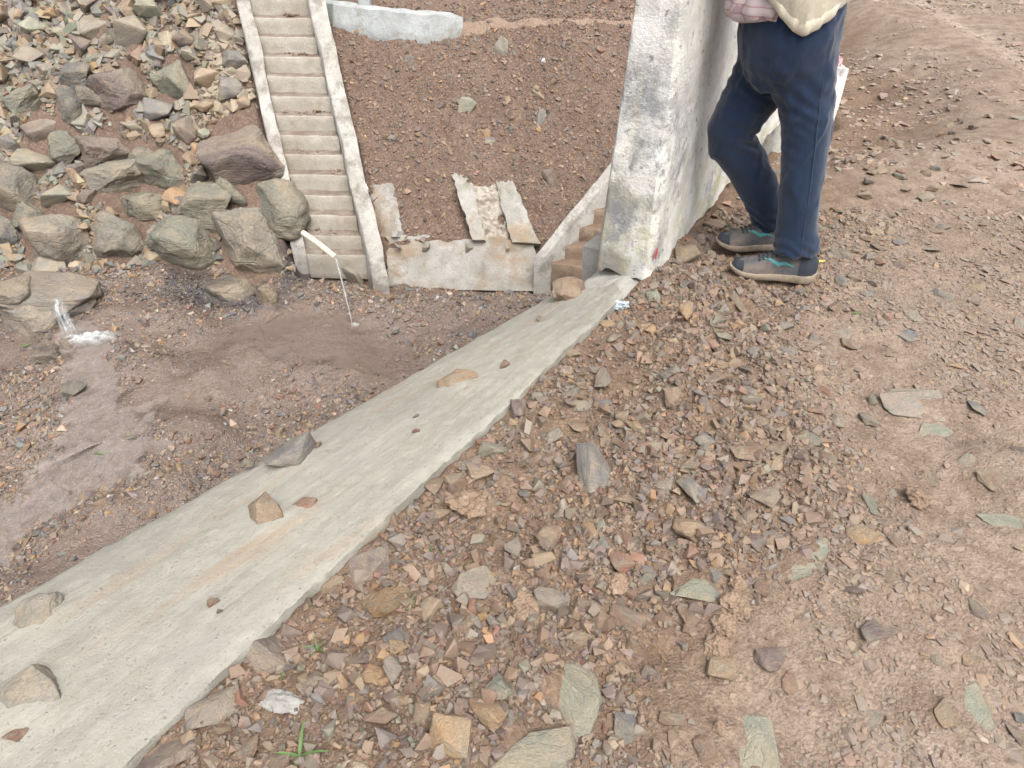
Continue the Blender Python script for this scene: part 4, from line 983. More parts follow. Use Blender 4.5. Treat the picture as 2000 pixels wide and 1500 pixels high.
for k, (px, py, w, h, cn, lab) in enumerate([(422, 1187, 26, 20, 'red', 'dark red-brown stone lying loose on the slab'), (46, 1442, 42, 18, 'red', 'flat reddish stone at the near end of the slab'), (625, 876, 20, 18, 'brown', 'brown stone touching the long dark grey embedded stone'), (813, 852, 16, 14, 'red', 'small reddish stone on the middle of the slab'),
                                           (816, 818, 14, 10, 'brown', 'tiny brown stone on the slab beyond the reddish one'), (988, 720, 26, 14, 'red', 'red-brown stone on the far right edge of the slab'), (1055, 632, 20, 12, 'grey', 'small grey stone near the far end of the slab'), (490, 909, 24, 12, 'dark', 'dark stone on the left lip of the slab'), (432, 1196, 12, 10, 'brown', 'crumb beside the dark red-brown stone on the slab'), (1012, 608, 12, 8, 'dark', 'tiny dark stone on the far left lip of the slab')]):
    p, t = slab_point(px, py); m = t/FPX
    put_rock('stone', STONES[(k*3+1) % 22], p+np.array([0, 0, .012]), (w*m, w*m*.8, h*m*.8), k*.9, (.1, 0), np.array(PAL[cn])*.8, .15, label=lab, cat='stone', group='loose stones on the slab')

# the rest of the hand-sized stones
x, y = scatter(6000, (-.7, 3.6), (.42, 4.4), lambda x, y: (sdist(x, y) > .05) & in_view(x, y, N0(x, y), 10))
s_ = sdist(x, y); keep = rng.uniform(0, 1, len(x)) < np.where(s_ < 1.0, 1.0, .55); x, y, s_ = x[keep], y[keep], s_[keep]
sz = np.clip(np.exp(rng.normal(-3.55, .38, len(x))), .02, .07); tk = []
for i in np.argsort(-sz):
    if len(tk) >= 200: break
    if any((x[i]-a)**2+(y[i]-b)**2 < (.55*(sz[i]+c))**2 for a, b, c in tk) or not clear(x[i:i+1], y[i:i+1], sz[i]*.4)[0]: continue
    if .72 < x[i] < 1.18 and 2.25 < y[i] < 2.72: continue
    if 2.2 < y[i] < 4.4 and s_[i] < .1: continue
    tk.append((x[i], y[i], sz[i]))
LOOSE = []
for (a, b, q) in tk:
    cn = random.choices(['purple', 'brown', 'tan', 'slate', 'grey', 'red', 'ochre', 'green'], (5, 6, 2, 2, 3, 1, 1, 1))[0]
    zz = float(N0(np.array([a]), np.array([b]))[0]); far = float(sdist(np.array([a]), np.array([b]))[0])
    where = 'in the loose gravel bank beside the slab' if far < .9 else 'pressed into the road surface'
    dist = 'near the camera' if b < 1.5 else ('around the walking level of the shoes' if b < 2.9 else 'beyond the person')
    dist = {'near the camera': 'in the foreground', 'around the walking level of the shoes': 'in the middle distance'}.get(dist, dist)
    flat = random.uniform(.35, .7) if far < .9 else random.uniform(.15, .4)
    o = put_rock('stone', random.choice(STONES+SLABS), (a, b, zz), (q*1.25, q*random.uniform(.7, 1), q*flat), random.uniform(0, 6.28), (random.uniform(-.3, .3), random.uniform(-.2, .2)), np.array(PAL[cn])*random.uniform(.85, 1.15), .25 if far < .9 else .4,
             label='x', cat='stone', group='loose stones in the foreground gravel'); LOOSE.append((o, 'small '+CW[cn]))
    USED.append((a, b, q*.4))
name_by_landmark(LOOSE, [(507, 1270, 'big flat purple-brown stone'), (697, 1090, 'dark purple flat stone'), (750, 1174, 'smooth ochre oblong stone'), (925, 1134, 'grey-brown square slab'), (1116, 1336, 'large green-grey slab'), (957, 1390, 'ochre and purple patched stone'), (1042, 1462, 'big dark green slab'),
    (1152, 908, 'grey slate wedge'), (1350, 1027, 'tan wedge stone'), (1490, 971, 'purple-blue stone'), (1562, 1110, 'long thin green flake'), (1720, 1230, 'purple-brown slab on the road'), (1432, 1185, 'dry pale clods'), (1468, 1448, 'triangular green-grey slab'), (1795, 786, 'broad flat road stone'), (1968, 1020, 'greenish stone at the right edge'), (910, 982, 'large brown clod'), (1000, 790, 'dark upright shard'),
    (1500, 545, 'nearer shoe'), (1280, 560, 'parapet corner'), (1772, 650, 'blue-grey flat road stone'), (1900, 1370, 'pale green flush slab'), (620, 1330, 'squarish purple-brown stone'), (745, 1394, 'brown ridge stone'), (1800, 350, 'middle of the far road'), (1700, 500, 'bare road behind the shoes'), (1350, 720, 'bank below the shoes'), (1790, 972, 'brown clod on the road')], 'stone')
# fine gravel
def near_clear(x, y):
    ok = np.ones(len(x), bool)
    for (ux, uy, ur) in USED:
        if uy < 5: ok &= (x-ux)**2+(y-uy)**2 > (ur*.8)**2
    return ok
WN = {'purple': 5, 'brown': 8, 'tan': 1.8, 'slate': 2, 'grey': 1.5, 'red': 1, 'ochre': 1.2, 'green': 1, 'dark': 1.2, 'cream': .02}
def dens(x, y):
    lo = 1-road_mask(x, y); d = .46+.24*lo+.7*fbm(x*2.6, y*2.6, 5, 4, 141)
    return np.clip(d, .05, 1)
x, y = scatter(230000, (-.75, 2.3), (.4, 3.0), lambda x, y: (sdist(x, y) > .012) & in_view(x, y, N0(x, y), 10) & ~((sdist(x, y) < .04) & (y > 2.3)))
k = rng.uniform(0, 1, len(x)) < dens(x, y); x, y = x[k], y[k]; k = near_clear(x, y) & ~((np.abs(x-.965) < .17) & ((np.abs(y-2.37) < .055) | (np.abs(y-2.59) < .055))); x, y = x[k][:72000], y[k][:72000]; n = len(x)
size = np.clip(np.exp(rng.normal(-4.95, .68, n)), .003, .042); comp = road_mask(x, y); size = size*(1-.28*comp*(rng.uniform(0, 1, n) < .85))
col = palette(n, WN); col = (col*.66+np.array(S(110, 94, 80))*.28)*.93; col = col*(1-.35*comp[:, None])+np.array(S(146, 131, 118))*.35*comp[:, None]
pebbles('fine_gravel', x, y, N, size, col, rng.uniform(.5, 1.0, n)*(1-.55*comp), .32-.04*comp, .6*(1-.7*comp), M['pebble'], 'fine angular brown gravel covering the foreground bank', slope=False)
x, y = scatter(90000, (-.2, 8), (2.9, 10.5), lambda x, y: (sdist(x, y) > .06) & in_view(x, y, N0(x, y), 10))
k = rng.uniform(0, 1, len(x)) < (.3+.5*fbm(x*1.2, y*1.2, 5, 3, 151)); x, y = x[k][:22000], y[k][:22000]; n = len(x)
size = np.clip(np.exp(rng.normal(-4.2, .6, n)), .007, .08); col = palette(n, WN)*.6+np.array(S(156, 140, 128))*.42
pebbles('road_gravel', x, y, N, size, col, rng.uniform(.25, .45, n), .30, .13, M['pebble'], 'scattered gravel pressed into the far road surface', slope=False)

# ------------------------------------------------------------------ water
def tube(name, pts, rad, n=14, cap=True):
    pts = [np.array(p, float) for p in pts]; V = []; F_ = []; m = len(pts)
    for i, p in enumerate(pts):
        t_ = pts[min(i+1, m-1)]-pts[max(i-1, 0)]; t_ /= np.linalg.norm(t_)
        a = np.cross(t_, [0.31, .2, .93]); a /= np.linalg.norm(a); b = np.cross(t_, a)
        r = rad[i] if hasattr(rad, '__len__') else rad
        for k in range(n):
            q = 2*math.pi*k/n; V.append(p+(a*math.cos(q)+b*math.sin(q))*r)
    for i in range(m-1):
        for k in range(n): F_.append((i*n+k, i*n+(k+1) % n, (i+1)*n+(k+1) % n, (i+1)*n+k))
    if cap: F_.append(tuple(reversed(range(n)))); F_.append(tuple((m-1)*n+k for k in range(n)))
    return V, F_
def water_mat(name, col, alpha, rough, scale, white=None, edge=False):
    m, nt, b = mat(name); t = NT(nt); P = t.pos()
    n = t.noise(P, scale, 5, .6, .6); n2 = t.noise(P, scale*3.5, 4, .6)
    c = col
    if white is not None: c = t.mix(t.ramp(n2, (.45, 0.0), (.62, white)), col, S(225, 228, 228))
    t.inp(b, 'Base Color', c); b.inputs['Roughness'].default_value = rough; b.inputs['IOR'].default_value = 1.33
    b.inputs['Specular IOR Level'].default_value = .5
    al = t.ramp(n, (.3, alpha*.6), (.7, min(1, alpha*1.3)))
    if edge: al = t.math('MULTIPLY', al, t.new('ShaderNodeAttribute', attribute_name='edge').outputs['Fac'])
    t.inp(b, 'Alpha', al)
    t.inp(b, 'Normal', t.bump(t.math('ADD', n, n2), .6, .012))
    m.surface_render_method = 'BLENDED'
    return m
M['stream'] = water_mat('stream_water', S(142, 132, 126), .55, .04, 12, edge=True)
M['puddle'] = water_mat('puddle_water', S(124, 109, 101), .45, .03, 10, edge=True)
M['foam'] = water_mat('foam', S(200, 206, 208), 1.0, .4, 34, white=1.0, edge=True)
M['jet'] = water_mat('falling_water', S(170, 178, 180), .42, .12, 40, white=.6)
def ribbon(name, L, widths, lift, seed, ny=41):
    pts = []
    for a, b in zip(L[:-1], L[1:]):
        for k in range(14): pts.append(a+(b-a)*k/14)
    pts.append(L[-1]); pts = np.array(pts)
    for _ in range(6): pts[1:-1] = (pts[:-2]+pts[1:-1]*2+pts[2:])/4
    tg = np.gradient(pts, axis=0); tg /= np.linalg.norm(tg, axis=1, keepdims=True); nn = np.stack([-tg[:, 1], tg[:, 0]], 1)
    w = np.interp(np.linspace(0, 1, len(pts)), np.linspace(0, 1, len(widths)), widths); w = w*(1+.25*fbm(np.arange(len(pts))*.22, np.zeros(len(pts)), 0, 3, seed))
    V = []; F_ = []; E_ = []
    cz = G0(pts[:, 0], pts[:, 1])
    for _ in range(12): cz[1:-1] = (cz[:-2]+cz[1:-1]*2+cz[2:])/4
    for i, p in enumerate(pts):
        for j in range(ny):
            e = (j/(ny-1)-.5)*2; q = p+nn[i]*w[i]*e; V.append((q[0], q[1], cz[i]+lift)); E_.append(float(np.clip((1-abs(e))*4.5-.55+1.5*vnoise(np.array([q[0]*9.]), np.array([q[1]*9.]), 0, seed)[0], 0, 1))*min(1, i/3, (len(pts)-1-i)/3))
    for i in range(len(pts)-1):
        for j in range(ny-1): F_.append((i*ny+j, i*ny+j+1, (i+1)*ny+j+1, (i+1)*ny+j))
    me = pymesh(name, V, F_, 180); at = me.attributes.new('edge', 'FLOAT', 'POINT'); at.data.foreach_set('value', np.array(E_, np.float32)); return me
st = link('stream', ribbon('stream', STREAM, [.16, .26, .22, .28, .5, .5, .55, .6], .048, 3), M['stream']); tag(st, 'shallow muddy stream running down the gully bed', kind='structure')
pu = link('puddle', ribbon('puddle', PUD, [.16, .3, .4, .5, .4], .036, 5), M['puddle']); tag(pu, 'thin sheet of muddy water below the pipe', kind='structure')
def blob_sheet(name, c, rx, ry, h, seed, n=48):
    V = [(c[0], c[1], c[2]+h)]; F_ = []; E_ = [1.0]; rings = 14
    for r in range(1, rings+1):
        u = r/rings
        for k in range(n):
            a = 2*math.pi*k/n; w = float(fbm(np.array([math.cos(a)*1.5+seed]), np.array([math.sin(a)*1.5]), 0, 3, seed)[0]); rr = u*(1.1+.45*w)
            x_, y_ = c[0]+rx*rr*math.cos(a), c[1]+ry*rr*math.sin(a)
            b_ = float(fbm(np.array([x_*26]), np.array([y_*26]), 0, 3, seed)[0])
            V.append((x_, y_, c[2]+h*(1-u*u)+h*.45*b_*(1-u*.7))); E_.append(max(0, 1-u**1.5)*min(1, max(0, .75+.6*b_)))
    for k in range(n): F_.append((0, 1+k, 1+(k+1) % n))
    for r in range(rings-1):
        for k in range(n): F_.append((1+r*n+k, 1+(r+1)*n+k, 1+(r+1)*n+(k+1) % n, 1+r*n+(k+1) % n))
    me = pymesh(name, V, F_, 180); at = me.attributes.new('edge', 'FLOAT', 'POINT'); at.data.foreach_set('value', np.array(E_, np.float32)); return me
fp = hit(175, 672, G0)[0]+np.array([0, 0, .02])
foam = link('splash_foam', blob_sheet('splash_foam', fp+np.array([0, 0, .03]), .24, .12, .05, 3), M['foam']); tag(foam, 'white churning foam where the little waterfall lands', 'foam', kind='stuff')
def fall(name, top, bot, w0, w1, seed):
    V = []; F_ = []; E_ = []; n, m = 30, 19; top, bot = np.array(top), np.array(bot)
    for i in range(n):
        u = i/(n-1)*1.15-.15; up = max(u, 0); p = top+(bot-top)*np.array([u if u > 0 else u*.3, up**.6, up**1.8]); w = w0+(w1-w0)*up
        if u < 0: p = p+np.array([u*.25, -u*.35, .008])
        for j in range(m):
            e = j/(m-1)-.5; q = float(fbm(np.array([j*.55+seed]), np.array([u*1.2]), 0, 3, seed)[0])
            V.append((p[0]+w*e*(1+.2*q), p[1]-.03*(1-4*e*e)-.012*q, p[2]+.004*q)); E_.append(min(1, max(.0, (1-(2*abs(e))**3)*(.75+1.1*q))))
    for i in range(n-1):
        for j in range(m-1): F_.append((i*m+j, i*m+j+1, (i+1)*m+j+1, (i+1)*m+j))
    me = pymesh(name, V, F_, 180); at = me.attributes.new('edge', 'FLOAT', 'POINT'); at.data.foreach_set('value', np.array(E_, np.float32)); return me
ft = aty(120, 588, 5.60); fb = aty(146, 664, 5.42)
M['fall'] = water_mat('sheet_of_water', S(176, 184, 187), .62, .1, 40, white=.5, edge=True)
wf = link('waterfall', fall('waterfall', ft, fb, .11, .15, 2), M['fall']); tag(wf, 'little waterfall spilling off the ledge rock into the gully', 'waterfall')
def pipe_mesh(name, a, b, r, bend=0):
    a, b = np.array(a), np.array(b); d = (b-a); out = [a+d*k/8+np.array([0, 0, bend*math.sin(math.pi*k/8)]) for k in range(9)]
    rr = [r]*9; ln = d/np.linalg.norm(d)
    out += [b, b-ln*.0005, b-ln*.12]; rr += [r*.99, r*.84, r*.82]       # the open end: lip and bore
    V, F_ = tube(name, out, rr, 18); me = pymesh(name, V, F_, 40); return me
M['pvc'] = plain_mat('old_plastic_pipe', S(196, 186, 166), .5, .4, .12, 8)
M['bore'] = plain_mat('dark_bore', S(40, 36, 34), .8)
pa, pb = aty(592, 455, 6.78), aty(655, 503, 6.42)
pipe = link('drain_pipe', pipe_mesh('drain_pipe', pa, pb, .030, .01), M['pvc']); tag(pipe, 'cream plastic drain pipe pouring water at the staircase foot', 'pipe')
land = hit(689, 638, G0)[0]+np.array([0, 0, .012])
jp = [pb+(np.array(land)-pb)*np.array([u, u, u**1.8]) for u in np.linspace(0, 1, 22)]
V, F_ = tube('water_jet', jp, [.009-.005*u+.0015*math.sin(u*31)+.001*math.sin(u*77) for u in np.linspace(0, 1, 22)], 8)
jet = link('water_jet', pymesh('water_jet', V, F_, 180), M['jet']); tag(jet, 'thin jet of water falling from the cream pipe', 'water')
sp = link('splash_foam', blob_sheet('splash_foam', land+np.array([0, 0, .0]), .06, .045, .015, 8, 24), M['foam']); tag(sp, 'small white splash where the pipe water lands', 'foam', kind='stuff')
a = on_hill(716, 370, .09); weep = link('weep_pipe', pipe_mesh('weep_pipe', a+np.array([-.06, .12, .03]), a+np.array([.03, -.08, -.02]), .028), M['white']); tag(weep, 'short white weep pipe beside the long staircase', 'pipe')
V, F_ = tube('drip', [a+np.array([.03, -.1, -.03]), a+np.array([.05, -.14, -.12]), a+np.array([.10, -.18, -.28])], .006, 6)
hose = link('loose_cord', pymesh('loose_cord', V, F_, 180), plain_mat('yellow_cord', S(176, 164, 110), .6)); tag(hose, 'thin yellowish cord hanging below the white weep pipe', 'cord')
a = aty(1022, 466, 7.04); weep2 = link('weep_pipe', pipe_mesh('weep_pipe', a+np.array([-.03, .1, .02]), a+np.array([.02, -.06, -.02]), .018), M['white']); tag(weep2, 'tiny white weep pipe at the top of the low stained wall', 'pipe')

# ------------------------------------------------------------------ person
person = empty('person', (.98, 2.47, 0)); tag(person, 'person in navy trousers, beige jacket and dark running shoes leaning on the white parapet', 'person')
def ring_tube(bm, pts, n=20):
    """closed tube; pts: (centre, rx along x-ish, ry along y-ish)"""
    rows = []
    m = len(pts)
    for i, (c, rx, ry) in enumerate(pts):
        c = Vector(c); t_ = (Vector(pts[min(i+1, m-1)][0])-Vector(pts[max(i-1, 0)][0])).normalized()
        y_ = Vector((0, 1, 0)); x_ = y_.cross(t_).normalized(); y2 = t_.cross(x_).normalized()
        rows.append([bm.verts.new(c+x_*rx*math.cos(2*math.pi*k/n)+y2*ry*math.sin(2*math.pi*k/n)) for k in range(n)])
    for a, b in zip(rows[:-1], rows[1:]):
        for k in range(n): bm.faces.new((a[k], a[(k+1) % n], b[(k+1) % n], b[k]))
    bm.faces.new(list(reversed(rows[0]))); bm.faces.new(rows[-1])
def remesh(bm, voxel, smooth=6):
    bmesh.ops.recalc_face_normals(bm, faces=bm.faces)
    me = bpy.data.meshes.new('tmp'); bm.to_mesh(me); bm.free()
    o = bpy.data.objects.new('tmp', me); COL.objects.link(o)
    r = o.modifiers.new('r', 'REMESH'); r.mode = 'VOXEL'; r.voxel_size = voxel
    q = o.modifiers.new('s', 'SMOOTH'); q.iterations = smooth; q.factor = .5
    dg = bpy.context.evaluated_depsgraph_get(); out = bpy.data.meshes.new_from_object(o.evaluated_get(dg))
    bpy.data.objects.remove(o); bpy.data.meshes.remove(me); out.materials.clear()
    return out
def displace(me, fn):
    n = len(me.vertices); co = np.empty(n*3); no = np.empty(n*3); me.vertices.foreach_get('co', co); me.vertex_normals.foreach_get('vector', no)
    co = co.reshape(-1, 3); no = no.reshape(-1, 3); co2 = fn(co, no); me.vertices.foreach_set('co', co2.ravel()); me.update(); me.shade_smooth()
bm = bmesh.new()
ring_tube(bm, [((1.032, 2.354, .112), .080, .066), ((1.03, 2.360, .15), .082, .070), ((1.022, 2.375, .20), .072, .072), ((1.012, 2.395, .34), .070, .076), ((.998, 2.42, .50), .076, .080), ((.975, 2.44, .62), .090, .088), ((.93, 2.455, .74), .118, .1), ((.90, 2.46, .84), .125, .105)])
ring_tube(bm, [((1.035, 2.61, .105), .072, .066), ((1.01, 2.612, .15), .072, .068), ((.955, 2.612, .23), .072, .070), ((.865, 2.61, .36), .076, .078), ((.792, 2.605, .44), .084, .084), ((.785, 2.60, .475), .086, .086), ((.815, 2.59, .56), .094, .088), ((.865, 2.575, .68), .112, .098), ((.90, 2.56, .80), .125, .105)])
ring_tube(bm, [((.905, 2.51, .66), .10, .12), ((.90, 2.51, .74), .150, .165), ((.895, 2.51, .82), .158, .175), ((.885, 2.51, .90), .150, .168), ((.88, 2.51, .955), .145, .160)], 28)
tr_ = remesh(bm, .006, 14)
def tw(co, no):
    x, y, z = co.T
    d = .0035*fbm(x*9, y*9, z*6, 3, 201)
    hem = sst(.26, .06, z); d = d + hem*(.0045*np.sin(z*150+6.0*fbm(x*7, y*7, z*3, 2, 202)+x*30)+.006*fbm(x*22, y*22, z*30, 3, 203))
    kb_ = np.exp(-((z-.46)/.07)**2)*sst(.86, .76, x)*0 + np.exp(-((z-.45)/.06)**2)*np.exp(-((x-.86)/.06)**2); d = d + kb_*.006*np.sin(z*150+x*60)
    cr = np.exp(-((z-.66)/.10)**2); d = d + cr*.0022*np.sin((z+.8*x)*120+5*fbm(x*6, y*6, z*6, 2, 204))
    rg = 1-np.abs(fbm((x-.35*z)*9, y*9, (z+.4*x)*3.2, 3, 205)); s2 = .009*np.clip(rg-.70, 0, 1)*2-.0012; d = d+s2*sst(.2, .35, z)
    return co+no*d[:, None]
displace(tr_, tw)
def cloth_mat(name, col, col2, weave, bumpd, rough=.9):
    m, nt, b = mat(name); t = NT(nt); P = t.obj()
    n1 = t.noise(P, 6, 5, .6); n2 = t.noise(t.mapped(P, (1, 1, .35)), weave, 4, .7); n3 = t.noise(P, weave*1.7, 2, .6)
    c = t.mix(t.ramp(n1, (.3, 0.0), (.7, 1.0)), col, col2); c = t.mix(t.ramp(n2, (.5, 0.0), (.75, .4)), c, tuple(min(1, k*1.6+.01) for k in col2))
    t.inp(b, 'Base Color', c); b.inputs['Roughness'].default_value = rough; b.inputs['Specular IOR Level'].default_value = .2
    b.inputs['Sheen Weight'].default_value = .25; b.inputs['Sheen Roughness'].default_value = .5
    t.inp(b, 'Normal', t.bump(t.math('ADD', n2, n3), .5, bumpd)); return m
M['navy'] = cloth_mat('navy_cloth', S(16, 31, 53), S(21, 38, 61), 220, .002)
M['beige'] = cloth_mat('beige_jacket', S(170, 163, 146), S(182, 175, 158), 160, .0015, .75)
child('trousers', tr_, M['navy'], person)
V, F_ = tube('seam', [(.955, 2.327, .84), (.965, 2.338, .74), (.985, 2.3505, .62), (1.000, 2.339, .50), (1.013, 2.3175, .34), (1.022, 2.3015, .20), (1.03, 2.289, .13)], .0014, 6)
child('seam', pymesh('seam', V, F_, 180), M['navy'], person)
# jacket: torso shell whose gathered hem dips at the near side
def shell(name, rings, n=72, fn=None, cap=True):
    V = []; F_ = []
    for i, (c, rx, ry) in enumerate(rings):
        for k in range(n):
            a = 2*math.pi*k/n; p = np.array([c[0]+rx*math.cos(a), c[1]+ry*math.sin(a), c[2]]); V.append(fn(p, a, i/(len(rings)-1)) if fn else p)
    for i in range(len(rings)-1):
        for k in range(n): F_.append((i*n+k, i*n+(k+1) % n, (i+1)*n+(k+1) % n, (i+1)*n+k))
    if cap: F_.append(tuple((len(rings)-1)*n+k for k in range(n))); F_.append(tuple(reversed(range(n))))
    return pymesh(name, V, F_, 180)
def jfn(p, a, u):
    low = max(0, 1-u*4.5); ca, sa = math.cos(a), math.sin(a)
    dip = -.085*math.exp(-((math.atan2(math.sin(a+math.pi*.545), math.cos(a+math.pi*.545)))/.55)**2)*low        # lowest on the near side
    front = .05*max(0, -ca)*low
    rip = (.006*math.sin(a*26)+.004*math.sin(a*41+1))*math.exp(-((u-.035)/.05)**2)
    fold = .010*float(fbm(np.array([a*2.2]), np.array([u*5]), 0, 3, 211)[0])
    r = 1+(rip+fold)/.17
    return np.array([.875+(p[0]-.875)*r, 2.51+(p[1]-2.51)*r, p[2]+dip+front])
hz = np.linspace(.93, 1.30, 22); rings = []
for z in hz:
    u = (z-.93)/.37
    rx = np.interp(u, [0, .05, .15, .5, .85, 1], [.165, .172, .188, .175, .135, .07]); ry = np.interp(u, [0, .05, .15, .5, .85, 1], [.182, .19, .205, .21, .195, .08])
    rings.append(((.88-.05*u, 2.51+.01*u, z), rx, ry))
jk = child('jacket', shell('jacket', rings, fn=jfn), M['beige'], person)
hb = []
for k in range(72):
    pass
hemr = [((.88, 2.51, .925), .166, .184), ((.88, 2.51, .931), .172, .190), ((.88, 2.51, .950), .175, .193), ((.88, 2.51, .959), .170, .188)]
def hfn(p, a, u): return jfn(p, a, .02+.02*u)
hem = link('hem_band', shell('hem_band', hemr, fn=hfn, cap=False), M['beige'], jk)
# sleeves resting on the wall top
for sgn, (sh, el, wr) in ((-1, ((.85, 2.335, 1.255), (.735, 2.36, 1.215), (.60, 2.50, 1.225))), (1, ((.85, 2.69, 1.255), (.76, 2.74, 1.215), (.665, 2.66, 1.225)))):
    b2 = bmesh.new(); sh, el, wr = map(np.array, (sh, el, wr))
    ring_tube(b2, [(tuple(sh+(el-sh)*k/3), .06-.004*k, .06-.004*k) for k in range(4)]+[(tuple(el+(wr-el)*k/4), .048-.003*k, .046-.003*k) for k in range(1, 5)])
    me = remesh(b2, .009, 4); displace(me, lambda co, no: co+no*(.004*np.sin(co[:, 2]*80+co[:, 0]*90)+.003*fbm(co[:, 0]*20, co[:, 1]*20, co[:, 2]*20, 3, 5))[:, None])
    link('sleeve', me, M['beige'], jk)
def plaid_mat():
    m, nt, b = mat('plaid_shirt'); t = NT(nt); P = t.obj(); x, y, z = t.sep(P)
    ln = lambda v, f, w: t.ramp(t.math('ABSOLUTE', t.math('SINE', t.math('MULTIPLY', v, f))), (w, 1.0), (w+.08, 0.0))
    d = t.math('ADD', t.math('MULTIPLY', x, .7), y)
    c = t.mix(t.math('MULTIPLY', ln(z, 120, .22), .6), S(176, 164, 164), S(150, 88, 96)); c = t.mix(t.math('MULTIPLY', ln(d, 100, .2), .6), c, S(120, 84, 100))
    t.inp(b, 'Base Color', c); b.inputs['Roughness'].default_value = .9; return m
M['plaid'] = plaid_mat()
sr = [((.83, 2.50, .868), .115, .12), ((.815, 2.50, .874), .13, .125), ((.81, 2.50, .90), .138, .13), ((.82, 2.50, .95), .135, .13), ((.84, 2.51, 1.0), .13, .13)]
def sfn(p, a, u): return p+np.array([.006*math.cos(a)*math.sin(a*13), .006*math.sin(a)*math.sin(a*13), .010*math.sin(a*3+1)*(1-u)])
child('shirt', shell('shirt', sr, fn=sfn), M['plaid'], person)
# body (head, neck, arms, hands, trunk) as one surface
bm = bmesh.new()
ring_tube(bm, [((.88, 2.51, .9), .11, .13), ((.85, 2.51, 1.1), .10, .14), ((.835, 2.515, 1.25), .085, .15), ((.83, 2.515, 1.30), .05, .07), ((.82, 2.515, 1.36), .045, .046), ((.80, 2.515, 1.385), .055, .05), ((.795, 2.515, 1.43), .078, .062), ((.80, 2.515, 1.49), .088, .068), ((.805, 2.515, 1.54), .078, .062), ((.808, 2.515, 1.565), .04, .035)])
ring_tube(bm, [((.722, 2.515, 1.455), .008, .008), ((.712, 2.515, 1.44), .012, .012), ((.722, 2.515, 1.428), .012, .014)], 10)
for sgn in (-1, 1): ring_tube(bm, [((.815, 2.515+sgn*.062, 1.43), .010, .008), ((.82, 2.515+sgn*.076, 1.45), .018, .010), ((.822, 2.515+sgn*.074, 1.475), .012, .008)], 10)
for sgn, wr, dr in ((-1, (.60, 2.50, 1.222), (-.35, .93)), (1, (.665, 2.66, 1.222), (-.93, -.30))):
    wr = np.array(wr); d = np.array([dr[0], dr[1], -.05]); d /= np.linalg.norm(d); sd = np.array([-d[1], d[0], 0])*(1 if sgn < 0 else -1)
    ring_tube(bm, [(tuple(wr-d*.06), .024, .024), (tuple(wr), .022, .026), (tuple(wr+d*.04), .016, .034), (tuple(wr+d*.075), .014, .036)], 14)
    for f, ln_ in ((-.027, .062), (-.009, .07), (.009, .066), (.026, .052)):
        b0 = wr+d*.07+sd*f; ring_tube(bm, [(tuple(b0), .0085, .0085), (tuple(b0+d*ln_*.5+np.array([0, 0, .004])), .008, .008), (tuple(b0+d*ln_+np.array([0, 0, -.012])), .0065, .0065)], 10)
    b0 = wr+d*.015-sd*.02; ring_tube(bm, [(tuple(b0), .011, .011), (tuple(b0+d*.03-sd*.025), .010, .010), (tuple(b0+d*.06-sd*.03), .0075, .0075)], 10)
body = remesh(bm, .0055, 3); body.shade_smooth()
child('body', body, plain_mat('skin', S(150, 108, 84), .55, .4, .1, 30), person)
bm = bmesh.new(); bmesh.ops.create_uvsphere(bm, u_segments=32, v_segments=20, radius=1)
for v in list(bm.verts):
    p = v.co.copy(); k = 1+.05*mnoise.noise(p*6); v.co = Vector((.812+p.x*.093*k, 2.515+p.y*.076*k, 1.505+p.z*.082*k))
bmesh.ops.delete(bm, geom=[v for v in bm.verts if v.co.z < 1.44+.9*max(0, .79-v.co.x)], context='VERTS')
child('hair', bm_mesh(bm, 'hair', 180), plain_mat('black_hair', S(30, 26, 25), .5, .4, .3, 120, .004), person)
for sgn in (-1, 1):
    bm = bmesh.new(); bmesh.ops.create_uvsphere(bm, u_segments=14, v_segments=10, radius=.009); bmesh.ops.translate(bm, verts=bm.verts, vec=(.728, 2.515+sgn*.026, 1.475)); child('eye', bm_mesh(bm, 'eye', 180), M['white'], person)
# shoes
def shoe_mat():
    m, nt, b = mat('shoe_mesh'); t = NT(nt); P = t.obj(); n = t.noise(P, 14, 7, .7); w = t.vor(P, 420); z = t.sep(P)[2]
    c = t.mix(t.ramp(w, (.2, 0.0), (.6, 1.0)), S(44, 46, 50), S(74, 76, 80))
    c = t.mix(t.math('MULTIPLY', t.ramp(n, (.42, 0.0), (.64, .75)), t.ramp(z, (.03, 1.0), (.12, .45))), c, S(120, 106, 92))
    t.inp(b, 'Base Color', c); b.inputs['Roughness'].default_value = .85; t.inp(b, 'Normal', t.bump(w, .5, .001)); return m
M['shoe'] = shoe_mat()
M['sole'] = plain_mat('muddy_sole', S(126, 114, 100), .85, .25, .35, 30, .002)
M['teal'] = plain_mat('teal_mark', S(58, 128, 128), .6, .4, .08); M['lace'] = plain_mat('dark_lace', S(52, 56, 62), .8)
M['sock'] = plain_mat('dark_heel', S(44, 48, 56), .9)
